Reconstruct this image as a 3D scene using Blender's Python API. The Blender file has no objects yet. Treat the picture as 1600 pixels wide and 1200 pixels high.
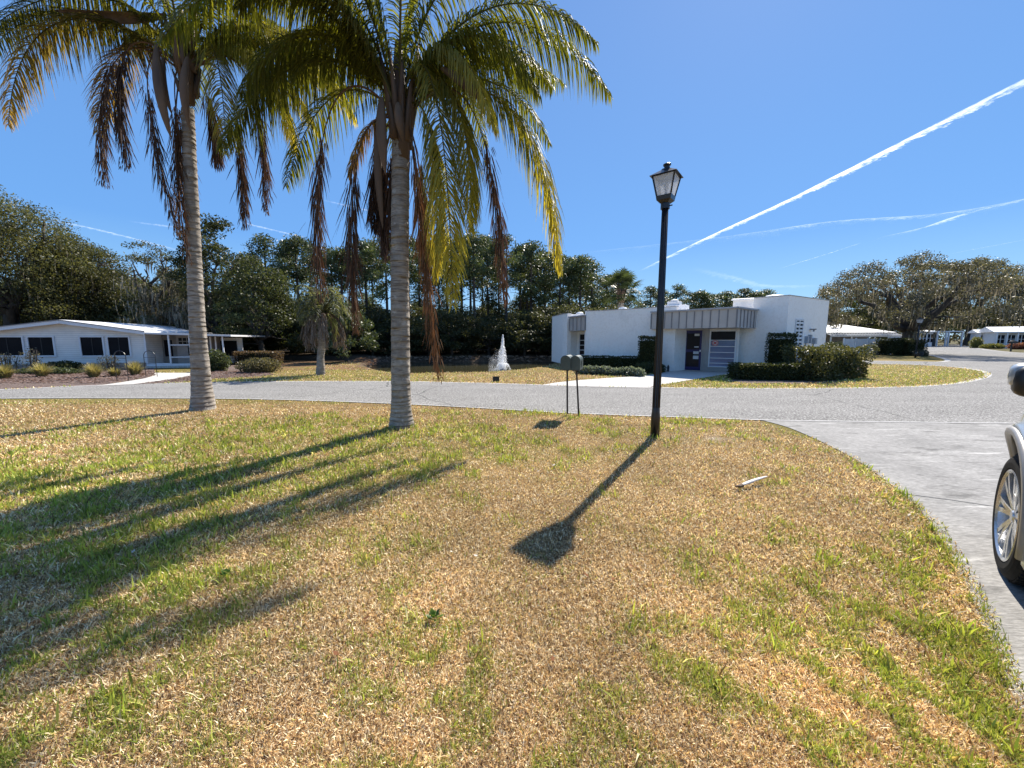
import bpy, bmesh, math, random
import numpy as np
from mathutils import Vector, Matrix
R = math.radians
random.seed(7)
rng = np.random.default_rng(11)
SC = bpy.context.scene
COL = SC.collection
F = 590.0; HC = 1.65; TH = math.atan(70 / F)
SUN_AZ = R(32.3); SUN_EL = R(45.5)

def ray(px, py):
    u = px - 800; v = py - 600
    return (u, F * math.cos(TH) - v * math.sin(TH), -F * math.sin(TH) - v * math.cos(TH))
def G(px, py, z=0.0):
    r = ray(px, py); t = (z - HC) / r[2]
    return (r[0] * t, r[1] * t)
def AT(px, py, Y):
    r = ray(px, py); t = Y / r[1]
    return Vector((r[0] * t, Y, HC + r[2] * t))
def ZT(px, py, Y): return AT(px, py, Y).z
def XT(px, Y, py=530): return AT(px, py, Y).x

# ---------------------------------------------------------------- objects
def tag(o, label=None, cat=None, group=None, kind=None):
    if label: o['label'] = label
    if cat: o['category'] = cat
    if group: o['group'] = group
    if kind: o['kind'] = kind
    return o
def empty(name, loc=(0, 0, 0), rz=0.0, label=None, cat=None, group=None):
    o = bpy.data.objects.new(name, None); COL.objects.link(o)
    o.location = loc; o.rotation_euler = (0, 0, rz)
    o.empty_display_size = 0.2
    return tag(o, label, cat, group)
def link(name, me, mat=None, parent=None, smooth=False):
    o = bpy.data.objects.new(name, me); COL.objects.link(o)
    if mat is not None:
        for m in (mat if isinstance(mat, (list, tuple)) else [mat]): me.materials.append(m)
    if parent is not None: o.parent = parent
    if smooth and len(me.polygons): me.polygons.foreach_set('use_smooth', [True] * len(me.polygons))
    return o
def dup(root, loc, rz=0.0, sc=None, label=None, group=None, cat=None):
    r = root.copy(); COL.objects.link(r); r.location = loc; r.rotation_euler = (0, 0, rz)
    if sc is not None: r.scale = sc if isinstance(sc, (tuple, list)) else (sc, sc, sc)
    if label: r['label'] = label
    if group: r['group'] = group
    if cat: r['category'] = cat
    for ch in list(root.children):
        c = ch.copy(); COL.objects.link(c); c.parent = r
        for g in ch.children:
            d = g.copy(); COL.objects.link(d); d.parent = c
    return r

class MB:
    def __init__(s): s.v = []; s.f = []; s.m = []
    def add(s, vs, fs, mi=0):
        b = len(s.v); s.v += [tuple(p) for p in vs]
        for f in fs: s.f.append(tuple(i + b for i in f)); s.m.append(mi)
    def box(s, c, size, rz=0.0, mi=0, tilt=None):
        x, y, z = (d / 2 for d in size); M = Matrix.Rotation(rz, 3, 'Z')
        if tilt is not None: M = M @ tilt
        vs = [Vector(c) + M @ Vector((sx * x, sy * y, sz * z)) for sz in (-1, 1) for sx, sy in ((-1, -1), (1, -1), (1, 1), (-1, 1))]
        s.add(vs, [(3, 2, 1, 0), (4, 5, 6, 7), (0, 1, 5, 4), (1, 2, 6, 5), (2, 3, 7, 6), (3, 0, 4, 7)], mi)
    def bar(s, a, b, w, h=None, mi=0, up=(0, 0, 1)):
        a = Vector(a); b = Vector(b); h = h or w; d = (b - a).normalized()
        u = Vector(up)
        if abs(d.dot(u)) > .99: u = Vector((0, 1, 0))
        sd = d.cross(u).normalized(); u = sd.cross(d).normalized()
        vs = [p + sd * (i * w / 2) + u * (j * h / 2) for p in (a, b) for i, j in ((-1, -1), (1, -1), (1, 1), (-1, 1))]
        s.add(vs, [(0, 1, 2, 3), (7, 6, 5, 4), (0, 4, 5, 1), (1, 5, 6, 2), (2, 6, 7, 3), (3, 7, 4, 0)], mi)
    def prism(s, poly, z0, z1, mi=0):
        n = len(poly); a = sum(poly[i][0] * poly[(i + 1) % n][1] - poly[(i + 1) % n][0] * poly[i][1] for i in range(n))
        if a < 0: poly = poly[::-1]
        s.add([(p[0], p[1], z0) for p in poly] + [(p[0], p[1], z1) for p in poly],
              [tuple(range(n - 1, -1, -1)), tuple(range(n, 2 * n))] + [(i, (i + 1) % n, n + (i + 1) % n, n + i) for i in range(n)], mi)
    def tube(s, pts, rad, n=8, mi=0, caps=True):
        pts = [Vector(p) for p in pts]; rings = []; prev = None
        for i, p in enumerate(pts):
            d = (pts[min(i + 1, len(pts) - 1)] - pts[max(i - 1, 0)])
            d = d.normalized() if d.length > 1e-9 else Vector((0, 0, 1))
            if prev is None:
                a = Vector((1, 0, 0)) if abs(d.x) < .9 else Vector((0, 1, 0))
                prev = d.cross(a).normalized()
            prev = (prev - d * prev.dot(d)).normalized(); q = d.cross(prev)
            r = rad[i] if hasattr(rad, '__len__') else rad
            rings.append([p + (prev * math.cos(2 * math.pi * k / n) + q * math.sin(2 * math.pi * k / n)) * r for k in range(n)])
        vs = [v for g in rings for v in g]; fs = []
        for i in range(len(pts) - 1):
            for k in range(n):
                fs.append((i * n + k, i * n + (k + 1) % n, (i + 1) * n + (k + 1) % n, (i + 1) * n + k))
        if caps: fs.append(tuple(range(n - 1, -1, -1))); fs.append(tuple((len(pts) - 1) * n + k for k in range(n)))
        s.add(vs, fs, mi)
    def lathe(s, prof, n=24, c=(0, 0, 0), mi=0, M=None):
        vs = []; c = Vector(c)
        for r, z in prof:
            for k in range(n):
                p = Vector((r * math.cos(2 * math.pi * k / n), r * math.sin(2 * math.pi * k / n), z))
                vs.append(c + (M @ p if M is not None else p))
        fs = []
        for i in range(len(prof) - 1):
            for k in range(n): fs.append((i * n + k, i * n + (k + 1) % n, (i + 1) * n + (k + 1) % n, (i + 1) * n + k))
        s.add(vs, fs, mi)
    def ball(s, c, r, n=10, mi=0):
        rx, ry, rz = r if hasattr(r, '__len__') else (r, r, r); m = n // 2 + 1; vs = []; fs = []
        for i in range(m + 1):
            t = math.pi * i / m
            for k in range(n):
                a = 2 * math.pi * k / n
                vs.append((c[0] + rx * math.sin(t) * math.cos(a), c[1] + ry * math.sin(t) * math.sin(a), c[2] + rz * math.cos(t)))
        for i in range(m):
            for k in range(n): fs.append((i * n + k, (i + 1) * n + k, (i + 1) * n + (k + 1) % n, i * n + (k + 1) % n))
        s.add(vs, fs, mi)
    def mesh(s, name):
        me = bpy.data.meshes.new(name); me.from_pydata(s.v, [], s.f)
        if any(s.m): me.polygons.foreach_set('material_index', s.m)
        me.update(); return me
    def build(s, name, mat, parent=None, smooth=False, bevel=0.0, seg=2):
        o = link(name, s.mesh(name), mat, parent, smooth)
        if bevel:
            b = o.modifiers.new('bevel', 'BEVEL'); b.width = bevel; b.segments = seg; b.limit_method = 'ANGLE'
        return o

def npmesh(name, V, Fc, col=None):
    """V (n,3) array, Fc (m,4) or (m,3) int array, col (n,3) point colours"""
    me = bpy.data.meshes.new(name); k = Fc.shape[1]
    me.vertices.add(len(V)); me.vertices.foreach_set('co', np.asarray(V, np.float32).ravel())
    me.loops.add(Fc.size); me.loops.foreach_set('vertex_index', Fc.astype(np.int32).ravel())
    me.polygons.add(len(Fc)); me.polygons.foreach_set('loop_start', np.arange(0, Fc.size, k, dtype=np.int32))
    me.update(calc_edges=True)
    if col is not None:
        at = me.color_attributes.new('Col', 'FLOAT_COLOR', 'POINT')
        c = np.ones((len(V), 4), np.float32); c[:, :3] = col; at.data.foreach_set('color', c.ravel())
    return me
def quadmesh(name, Q, C=None):
    n = len(Q); V = np.asarray(Q).reshape(-1, 3); Fc = np.arange(4 * n).reshape(n, 4)
    return npmesh(name, V, Fc, None if C is None else np.repeat(np.asarray(C), 4, axis=0))

# ---------------------------------------------------------------- noise
def _h(ix, iy, seed):
    n = (ix.astype(np.int64) * 374761393 + iy.astype(np.int64) * 668265263 + seed * 974634777) & 0x7fffffff
    n = ((n ^ (n >> 13)) * 1274126177) & 0x7fffffff
    return ((n ^ (n >> 16)) & 0xffff) / 65535.0
def vnoise(x, y, seed=0):
    x = np.asarray(x, float); y = np.asarray(y, float)
    ix = np.floor(x); iy = np.floor(y); fx = x - ix; fy = y - iy
    fx = fx * fx * (3 - 2 * fx); fy = fy * fy * (3 - 2 * fy)
    a = _h(ix, iy, seed); b = _h(ix + 1, iy, seed); c = _h(ix, iy + 1, seed); d = _h(ix + 1, iy + 1, seed)
    return (a * (1 - fx) + b * fx) * (1 - fy) + (c * (1 - fx) + d * fx) * fy
def fbm(x, y, seed=0, o=4):
    s = 0; w = 0; a = 1.0
    for i in range(o):
        s = s + a * vnoise(np.asarray(x) * 2 ** i + 17.3 * i, np.asarray(y) * 2 ** i - 9.1 * i, seed + i); w += a; a *= .55
    return s / w
def inside(x, y, poly):
    x = np.asarray(x, float); y = np.asarray(y, float); r = np.zeros(x.shape, bool); n = len(poly)
    for i in range(n):
        x0, y0 = poly[i][:2]; x1, y1 = poly[(i + 1) % n][:2]
        if y0 == y1: continue
        c = ((y0 > y) != (y1 > y)) & (x < (x1 - x0) * (y - y0) / (y1 - y0) + x0)
        r ^= c
    return r
def segdist(x, y, line):
    d = np.full(np.asarray(x).shape, 1e9)
    for (x0, y0), (x1, y1) in zip(line[:-1], line[1:]):
        dx = x1 - x0; dy = y1 - y0; t = np.clip(((x - x0) * dx + (y - y0) * dy) / (dx * dx + dy * dy + 1e-12), 0, 1)
        d = np.minimum(d, np.hypot(x - x0 - t * dx, y - y0 - t * dy))
    return d
def smooth_line(pts, n=6):
    out = []; P = [Vector((p[0], p[1], 0)) for p in pts]
    for i in range(len(P) - 1):
        p0 = P[max(i - 1, 0)]; p1 = P[i]; p2 = P[i + 1]; p3 = P[min(i + 2, len(P) - 1)]
        for k in range(n):
            t = k / n
            q = .5 * ((2 * p1) + (p2 - p0) * t + (2 * p0 - 5 * p1 + 4 * p2 - p3) * t * t + (3 * p1 - p0 - 3 * p2 + p3) * t ** 3)
            out.append((q.x, q.y))
    out.append((P[-1].x, P[-1].y)); return out

# ---------------------------------------------------------------- materials
def newmat(name):
    m = bpy.data.materials.new(name); m.use_nodes = True
    nt = m.node_tree; nt.nodes.clear()
    return m, nt, nt.nodes, nt.links
def N(nt, t, **kw):
    n = nt.nodes.new(t)
    for k, v in kw.items():
        if k.startswith('i_'): n.inputs[k[2:].replace('_', ' ')].default_value = v
        else: setattr(n, k, v)
    return n
def mixc(nt, fac, a, b, mode='MIX'):
    m = nt.nodes.new('ShaderNodeMix'); m.data_type = 'RGBA'; m.blend_type = mode
    for idx, v in ((0, fac), (6, a), (7, b)):
        if hasattr(v, 'is_linked') or hasattr(v, 'links'): nt.links.new(v, m.inputs[idx])
        elif idx == 0: m.inputs[0].default_value = v
        else: m.inputs[idx].default_value = (*v, 1) if len(v) == 3 else v
    return m.outputs[2]
def ramp(nt, src, a, b):
    r = nt.nodes.new('ShaderNodeMapRange'); r.inputs[1].default_value = a; r.inputs[2].default_value = b
    nt.links.new(src, r.inputs[0]); return r.outputs[0]
def noise(nt, vec, scale, detail=4, rough=.55):
    n = nt.nodes.new('ShaderNodeTexNoise'); n.inputs['Scale'].default_value = scale
    n.inputs['Detail'].default_value = detail; n.inputs['Roughness'].default_value = rough
    nt.links.new(vec, n.inputs['Vector']); return n.outputs['Fac']
def coords(nt, kind='obj', sc=None):
    if kind == 'obj': v = nt.nodes.new('ShaderNodeTexCoord').outputs['Object']
    else: v = nt.nodes.new('ShaderNodeNewGeometry').outputs['Position']
    if sc is not None:
        m = nt.nodes.new('ShaderNodeMapping'); m.inputs['Scale'].default_value = sc; nt.links.new(v, m.inputs[0]); v = m.outputs[0]
    return v
def out(nt, sh):
    o = nt.nodes.new('ShaderNodeOutputMaterial'); nt.links.new(sh, o.inputs['Surface'])
def surf(name, c1, c2=None, scale=4.0, rough=.6, bump=0.0, bscale=40.0, metal=0.0, spec=.4, sc=None, kind='obj', lo=.35, hi=.65, c3=None, scale3=60.0, lo3=.4, hi3=.6, bdist=.01):
    m, nt, nd, lk = newmat(name); v = coords(nt, kind, sc)
    b = nd.new('ShaderNodeBsdfPrincipled'); b.inputs['Roughness'].default_value = rough; b.inputs['Metallic'].default_value = metal
    b.inputs['Specular IOR Level'].default_value = spec
    c2 = c2 or tuple(x * .8 for x in c1)
    c = mixc(nt, ramp(nt, noise(nt, v, scale), lo, hi), c1, c2)
    if c3: c = mixc(nt, ramp(nt, noise(nt, v, scale3, 2), lo3, hi3), c, c3)
    lk.new(c, b.inputs['Base Color'])
    if bump:
        bp = nd.new('ShaderNodeBump'); bp.inputs['Strength'].default_value = bump; bp.inputs['Distance'].default_value = bdist
        lk.new(noise(nt, v, bscale, 3), bp.inputs['Height']); lk.new(bp.outputs[0], b.inputs['Normal'])
    out(nt, b.outputs[0]); return m
def leafmat(name, transl=.45, rough=.45, gain=1.0, spec=.35, tint=(1.15, 1.1, .6)):
    m, nt, nd, lk = newmat(name)
    a = N(nt, 'ShaderNodeAttribute', attribute_name='Col')
    oi = nd.new('ShaderNodeObjectInfo')
    hsv = nd.new('ShaderNodeHueSaturation'); lk.new(a.outputs['Color'], hsv.inputs['Color'])
    lk.new(ramp_to(nt, oi.outputs['Random'], .8 * gain, 1.2 * gain), hsv.inputs['Value'])
    b = nd.new('ShaderNodeBsdfPrincipled'); b.inputs['Roughness'].default_value = rough; b.inputs['Specular IOR Level'].default_value = spec
    lk.new(hsv.outputs[0], b.inputs['Base Color'])
    t = nd.new('ShaderNodeBsdfTranslucent'); tc = mixc(nt, 1.0, hsv.outputs[0], tint, 'MULTIPLY'); lk.new(tc, t.inputs['Color'])
    mx = nd.new('ShaderNodeMixShader'); mx.inputs[0].default_value = transl
    lk.new(b.outputs[0], mx.inputs[1]); lk.new(t.outputs[0], mx.inputs[2]); out(nt, mx.outputs[0]); return m
def ramp_to(nt, src, a, b):
    r = nt.nodes.new('ShaderNodeMapRange'); r.inputs[3].default_value = a; r.inputs[4].default_value = b
    nt.links.new(src, r.inputs[0]); return r.outputs[0]

M = {}
M['stucco'] = surf('white_stucco', (.93, .89, .83), (.88, .84, .78), scale=.9, rough=.85, bump=.5, bscale=22, lo=.45, hi=.75, bdist=.02, spec=.2, c3=(.88, .83, .765), scale3=9, lo3=.5, hi3=.62)
_m = M['stucco']; _nt = _m.node_tree; _b = [n for n in _nt.nodes if n.type == 'BSDF_PRINCIPLED'][0]; _l = _b.inputs['Base Color'].links[0].from_socket
_v = coords(_nt, 'obj', (1.0, 1.0, .5)); _c = mixc(_nt, ramp(_nt, noise(_nt, _v, 1.1, 6, .7), .56, .9), _l, (.66, .63, .58)); _nt.links.new(_c, _b.inputs['Base Color'])
M['grey_panel'] = surf('grey_seamed_metal', (.50, .46, .42), (.44, .405, .37), scale=1.5, rough=.5, spec=.3)
M['grey_trim'] = surf('grey_trim', (.24, .235, .24), scale=3, rough=.5)
M['soffit'] = surf('soffit', (.4, .38, .37), scale=3, rough=.8)
M['tan_panel'] = surf('tan_panel', (.40, .37, .34), (.33, .31, .29), scale=2, rough=.7)
M['white_paint'] = surf('white_paint', (.72, .73, .74), (.62, .63, .64), scale=3, rough=.5)
M['white_metal'] = surf('white_metal', (.75, .76, .78), (.66, .67, .69), scale=2, rough=.4)
M['navy_door'] = surf('navy_door', (.013, .014, .08), (.018, .018, .10), scale=2, rough=.35, spec=.25)
M['dark_glass'] = surf('dark_glass', (.008, .008, .012), (.012, .013, .018), scale=1.5, rough=.15, spec=.10)
M['blue_blind'] = surf('blue_glass', (.11, .18, .32), (.07, .13, .26), scale=1.2, rough=.15, spec=.5, sc=(1, 1, 4))
M['black_metal'] = surf('black_metal', (.010, .010, .012), (.018, .016, .017), scale=6, rough=.28, spec=.5)
M['dark_box'] = surf('dark_box', (.02, .02, .022), (.035, .033, .03), scale=20, rough=.6)
M['mail_green'] = surf('mailbox_green', (.075, .095, .08), (.055, .07, .06), scale=8, rough=.42, spec=.4)
M['rust_post'] = surf('brown_black_post', (.022, .016, .016), (.04, .026, .022), scale=12, rough=.6)
M['paper'] = surf('paper', (.6, .6, .6), rough=.8)
M['red'] = surf('sign_red', (.5, .03, .05), rough=.5)
M['bark'] = surf('oak_bark', (.09, .075, .06), (.05, .042, .035), scale=3, rough=.9, bump=.6, bscale=12, sc=(1, 1, .4), bdist=.03)
M['pine_bark'] = surf('pine_bark', (.10, .075, .06), (.05, .04, .034), scale=3, rough=.95, sc=(1, 1, .3))
M['leaf'] = leafmat('leaf')
M['needle'] = leafmat('needle', transl=.3)
M['frond'] = leafmat('frond_green', transl=.55, rough=.5, spec=.25, tint=(1.35, 1.2, .45))
M['dead'] = leafmat('frond_dead', transl=.22, rough=.8, spec=.1, tint=(1.15, .85, .6))
M['grass'] = leafmat('grass_blades', transl=.3, rough=.6, spec=.15, tint=(1.15, 1.03, .68))
M['tuft'] = leafmat('green_grass', transl=.4, rough=.5, spec=.2, tint=(1.15, 1.2, .5))
M['moss'] = leafmat('spanish_moss', transl=.35, rough=.9, spec=.05, tint=(1.1, 1.0, .8))
M['spathe'] = surf('spathe_wood', (.16, .10, .06), (.07, .045, .03), scale=3, rough=.7, sc=(1, 1, .2))
M['roof_white'] = surf('white_roof', (.74, .74, .75), (.62, .62, .62), scale=1.2, rough=.5)
M['porch_wall'] = surf('porch_wall', (.30, .27, .25), (.24, .22, .2), scale=2, rough=.8)
M['curtain'] = surf('window_screen', (.008, .008, .010), (.014, .014, .016), scale=1.5, rough=.6, spec=.1)

def striped(name, base, dark, period, duty=.12, axis=2, rough=.5, bump=.3):
    m, nt, nd, lk = newmat(name); v = coords(nt)
    s = nd.new('ShaderNodeSeparateXYZ'); lk.new(v, s.inputs[0])
    d = N(nt, 'ShaderNodeMath', operation='DIVIDE'); lk.new(s.outputs[axis], d.inputs[0]); d.inputs[1].default_value = period
    fr = N(nt, 'ShaderNodeMath', operation='FRACT'); lk.new(d.outputs[0], fr.inputs[0])
    g = N(nt, 'ShaderNodeMath', operation='LESS_THAN'); lk.new(fr.outputs[0], g.inputs[0]); g.inputs[1].default_value = duty
    b = nd.new('ShaderNodeBsdfPrincipled'); b.inputs['Roughness'].default_value = rough
    c = mixc(nt, ramp(nt, noise(nt, v, 1.7), .35, .65), base, tuple(x * .86 for x in base))
    c = mixc(nt, g.outputs[0], c, dark); lk.new(c, b.inputs['Base Color'])
    bp = nd.new('ShaderNodeBump'); bp.inputs['Strength'].default_value = bump; bp.inputs['Distance'].default_value = .02
    lk.new(fr.outputs[0], bp.inputs['Height']); lk.new(bp.outputs[0], b.inputs['Normal'])
    out(nt, b.outputs[0]); return m
M['siding'] = striped('white_siding', (.88, .85, .80), (.58, .56, .53), .115, .14)
CAR_PHI = 45.5; CAR_MZ = 1.43; CAR_MP = (-.88, .078, 0)
SKY_SAT = 1.1; SKY_STR = .11; SUN_STR = 5.0; EXPO = 1.0; SKY_MIX = .9
SKY_C = ((1.65, 3.15, 4.5), (.72, 1.85, 4.05), (.74, 1.52, 3.4))
# ================================================================ ground, roads
near_edge = [G(*p) for p in [(-500, 634), (-200, 627), (0, 623.5), (200, 623), (400, 624.5), (600, 631), (750, 638.5), (850, 644.5), (950, 649), (1050, 652.5), (1190, 657.5), (1300, 659.5), (1450, 661.5), (1600, 663), (1900, 667), (2400, 672)]]
far_edge = [G(*p) for p in [(-500, 624), (-200, 615), (0, 609.5), (100, 605), (200, 601), (300, 598.8), (400, 597.2), (520, 596.6), (640, 597), (775, 600), (870, 603), (1000, 606), (1120, 607.5), (1240, 607.8), (1350, 607), (1440, 604.5), (1500, 599.5), (1532, 593.5), (1547, 588), (1545, 582.5), (1525, 577.5), (1490, 573.5), (1440, 570.5), (1385, 569), (1340, 568.5)]]
branch_far = [G(*p) for p in [(1340, 563.8), (1390, 564.3), (1440, 565.2), (1472, 565.6), (1484, 563.5), (1478, 560.5), (1462, 556.5), (1444, 552.5), (1434, 548), (1432, 544.5), (1438, 542), (1455, 540.2), (1475, 539.2), (1495, 538.2)]]
far_right = [G(*p) for p in [(1503, 539.8), (1515, 542), (1540, 546), (1570, 549.5), (1600, 551.5), (1700, 556), (2200, 564)]]
near_edge = smooth_line(near_edge); far_edge = smooth_line(far_edge); branch_far = smooth_line(branch_far); far_right = smooth_line(far_right)
road_poly = near_edge[::-1] + far_edge + branch_far + far_right
drive_left = smooth_line([G(*p) for p in [(1192, 657.5), (1230, 668), (1275, 687), (1330, 715), (1388, 755), (1440, 802), (1480, 860), (1508, 915), (1532, 975), (1553, 1040), (1572, 1095), (1592, 1145), (1625, 1230), (1680, 1400)]])
drive_left += [(1.15, -.5), (1.1, -6.0)]
ne_r = [p for p in near_edge if p[0] > drive_left[0][0] + .02]
drive_poly = drive_left + [(14, -6.0), (14, ne_r[-1][1] - .5)] + [(x, y) for x, y in ne_r[::-1] if x < 14]
office_walk = [G(*p) for p in [(846, 602.0), (868, 598.3), (900, 594.8), (950, 591), (1000, 588), (1030, 584.5), (1050, 578), (1150, 578), (1150, 583), (1125, 586.5), (1095, 591.5), (1060, 597.5), (1030, 602), (1012, 606.2), (950, 604.8), (900, 603.6)]]
house_walk = [G(*p) for p in [(150, 603.6), (192, 597.5), (225, 592), (243, 587), (240, 583), (300, 583), (297, 587.5), (270, 593), (225, 599), (205, 601.2)]]
mulch_bed = [G(*p) for p in [(-420, 619), (0, 609.0), (100, 604.6), (150, 603.4), (192, 597.3), (225, 591.8), (243, 586.8), (240, 575), (0, 573), (-420, 575)]]
mulch_bed2 = [G(*p) for p in [(207, 601), (226, 599), (271, 593), (298, 587.5), (302, 575), (372, 570), (430, 586), (400, 589), (320, 593), (280, 598)]]
hedge_soil = [G(*p) for p in [(1150, 578), (1150, 590), (1140, 596), (1160, 598.5), (1240, 600), (1300, 597), (1330, 592), (1350, 583), (1345, 572)]]
pond_poly = smooth_line([G(*p) for p in [(868, 567), (858, 570.5), (830, 575), (770, 580.2), (700, 581.6), (660, 582.6), (620, 582), (590, 578.5), (575, 574), (560, 570.5)]] +
                        [(-11.5, 31.5), (-8, 32.7), (-4, 33), (3, 33.5), (7, 33), (8.5, 30.5), G(868, 567)], 4)

def patch(x, y):
    """green factor and sand factor of the lawn"""
    n1 = fbm(x * .55, y * .55, 3); n2 = fbm(x * 2.2, y * 2.2, 9); n3 = fbm(x * 6, y * 6, 21, 3)
    base = .20 + .9 * (n1 - .5) + 1.1 * (n2 - .5) + .5 * (n3 - .5)
    def bl(cx, cy, rx, ry, a, rot=0):
        dx = x - cx; dy = y - cy; c = math.cos(rot); s = math.sin(rot); u = (dx * c + dy * s) / rx; v = (-dx * s + dy * c) / ry
        return a * np.exp(-(u * u + v * v))
    g = base + bl(-1.5, 6.0, 1.5, 1.2, .36) + bl(-2.3, 4.6, 2.0, 1.3, .32) + bl(-1.9, 6.6, .7, .5, .4) + bl(-4.5, 5, 2.5, 1.6, .18)
    g = g - bl(1.6, 4.2, 1.6, 1.8, .28) - bl(2.6, 5.6, 1.8, 1.0, .2) - bl(-8, 8.5, 4, 1.0, .3)
    d = segdist(x, y, drive_left)
    g = g + .5 * np.exp(-(d / .2) ** 2) + .28 * np.exp(-(d / .6) ** 2) * (y < 3.2)
    g = g + bl(-4, 3.2, 3.0, 2.2, .15) + bl(-2.2, 2.2, 1.5, .8, .12) + bl(1.9, 2.0, .4, .7, .22) + bl(2.5, 3.1, .5, .8, .2) + bl(1.0, 1.7, .9, .5, .15) + bl(2.44, 6.2, .35, .25, .5)
    far = y > 9.5
    g = np.where(far, base + .28 + .5 * np.exp(-((y - 17) / 3.0) ** 2) * (x > 4) - .25 * ((x > -4) & (x < 5) & (y > 13)), g)
    sand = bl(3.25, 6.15, .5, .16, 1.0, .1) * (fbm(x * 5, y * 5, 31, 3) > .42)
    return np.clip(g, 0, 1), np.clip(sand, 0, 1), n1, n3

def axis(parts):
    a = [np.arange(s, e, st) for s, e, st in parts]; return np.unique(np.round(np.concatenate(a), 4))
X = axis([(-3000, -300, 300), (-300, -60, 20), (-60, -12, .6), (-12, 6, .15), (6, 60, .6), (60, 300, 20), (300, 3001, 300)])
Y = axis([(-300, -20, 40), (-20, 0, 2), (0, 10, .15), (10, 40, .35), (40, 100, 3), (100, 400, 30), (400, 4001, 400)])
gx, gy = np.meshgrid(X, Y); x = gx.ravel(); y = gy.ravel()
z = np.zeros_like(x)
inp = inside(x, y, pond_poly); dp = segdist(x, y, pond_poly + pond_poly[:1])
z = np.where(inp, -np.clip(dp * .55, 0, .9), 0) + (~inp) * (y > 30) * np.clip(dp * .3, 0, .35) * (dp < 20) * (fbm(x * .8, y * .8, 5) + .3)
z += np.where((y > 12) & (y < 60), .0, 0)
g, sand, n1, n3 = patch(x, y)
dead1 = np.array([.42, .31, .16]); dead2 = np.array([.26, .175, .085]); grn = np.array([.22, .23, .055]); sn = np.array([.5, .43, .34])
t = n3[:, None]
c = (dead1 * (1 - t) + dead2 * t) * (1 - g[:, None]) + grn * g[:, None]
c = c * (1 - sand[:, None]) + sn * sand[:, None]
bank = np.exp(-(dp / 1.3) ** 2) * (y > 26) + inp * 1.0
straw = ((x > -17) & (x < -5) & (y > 19.3) & (y < 32) & ~inp) * np.clip((fbm(x * .7, y * .7, 12, 3) - .32) * 5, 0, 1) * np.clip((y - 19.3) / 1.5, 0, 1); c = c * (1 - straw[:, None]) + np.array([.26, .165, .10]) * straw[:, None]
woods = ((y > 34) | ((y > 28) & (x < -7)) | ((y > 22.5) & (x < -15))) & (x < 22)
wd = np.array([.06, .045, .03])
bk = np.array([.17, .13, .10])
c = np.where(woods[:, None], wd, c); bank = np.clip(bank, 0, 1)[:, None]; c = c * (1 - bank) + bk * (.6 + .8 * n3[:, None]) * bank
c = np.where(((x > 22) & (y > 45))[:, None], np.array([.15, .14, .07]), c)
nx, ny = len(X), len(Y); idx = np.arange(nx * ny).reshape(ny, nx)
Fc = np.stack([idx[:-1, :-1], idx[:-1, 1:], idx[1:, 1:], idx[1:, :-1]], -1).reshape(-1, 4)
cmul = (.75 + .5 * fbm(x * .9, y * .9, 91, 3))[:, None]; c = c * cmul
gm, nt, nd, lk = newmat('lawn_ground')
a = N(nt, 'ShaderNodeAttribute', attribute_name='Col'); v = coords(nt, 'pos')
k1 = ramp(nt, noise(nt, v, 55, 3, .7), .32, .68); k2 = ramp(nt, noise(nt, v, 9, 4, .6), .3, .7)
cc = mixc(nt, k1, mixc(nt, 1.0, a.outputs['Color'], (.26, .22, .18), 'MULTIPLY'), mixc(nt, 1.0, a.outputs['Color'], (1.15, 1.1, 1.0), 'MULTIPLY'))
cc = mixc(nt, k2, mixc(nt, 1.0, cc, (.8, .78, .76), 'MULTIPLY'), cc)
b = nd.new('ShaderNodeBsdfPrincipled'); b.inputs['Roughness'].default_value = .95; b.inputs['Specular IOR Level'].default_value = .1
lk.new(cc, b.inputs['Base Color']); bp = nd.new('ShaderNodeBump'); bp.inputs['Strength'].default_value = .8; bp.inputs['Distance'].default_value = .03
lk.new(noise(nt, v, 45, 3, .7), bp.inputs['Height']); lk.new(bp.outputs[0], b.inputs['Normal']); out(nt, b.outputs[0])
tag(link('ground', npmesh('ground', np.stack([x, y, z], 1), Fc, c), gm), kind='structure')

def sheet(name, poly, z, mat, sub=0, th=0.0):
    from mathutils.geometry import delaunay_2d_cdt
    P = [Vector((p[0], p[1])) for p in poly]; n = len(P)
    vs, _, fs, _, _, _ = delaunay_2d_cdt(P, [(i, (i + 1) % n) for i in range(n)], [], 0, 1e-5)
    me = bpy.data.meshes.new(name); ks = []
    for f in fs:
        c = [sum(vs[i][q] for i in f) / len(f) for q in (0, 1)]
        if inside(np.array([c[0]]), np.array([c[1]]), poly)[0]:
            a = sum(vs[f[i]][0] * vs[f[(i + 1) % len(f)]][1] - vs[f[(i + 1) % len(f)]][0] * vs[f[i]][1] for i in range(len(f)))
            ks.append(tuple(f) if a > 0 else tuple(f)[::-1])
    me.from_pydata([(v[0], v[1], z) for v in vs], [], ks); me.update()
    return tag(link(name, me, mat), kind='structure')
def ribbon(name, line, w, z, mat, side=0.0):
    V = []; 
    for i, p in enumerate(line):
        a_ = Vector(line[max(i - 1, 0)]); b_ = Vector(line[min(i + 1, len(line) - 1)]); d = (b_ - a_).normalized(); n = Vector((-d.y, d.x))
        V.append((p[0] + n.x * (side - w / 2), p[1] + n.y * (side - w / 2), z)); V.append((p[0] + n.x * (side + w / 2), p[1] + n.y * (side + w / 2), z))
    Fa = [(2 * i, 2 * i + 2, 2 * i + 3, 2 * i + 1) for i in range(len(line) - 1)]
    me = bpy.data.meshes.new(name); me.from_pydata(V, [], Fa); me.update()
    return tag(link(name, me, mat), kind='structure')
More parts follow.
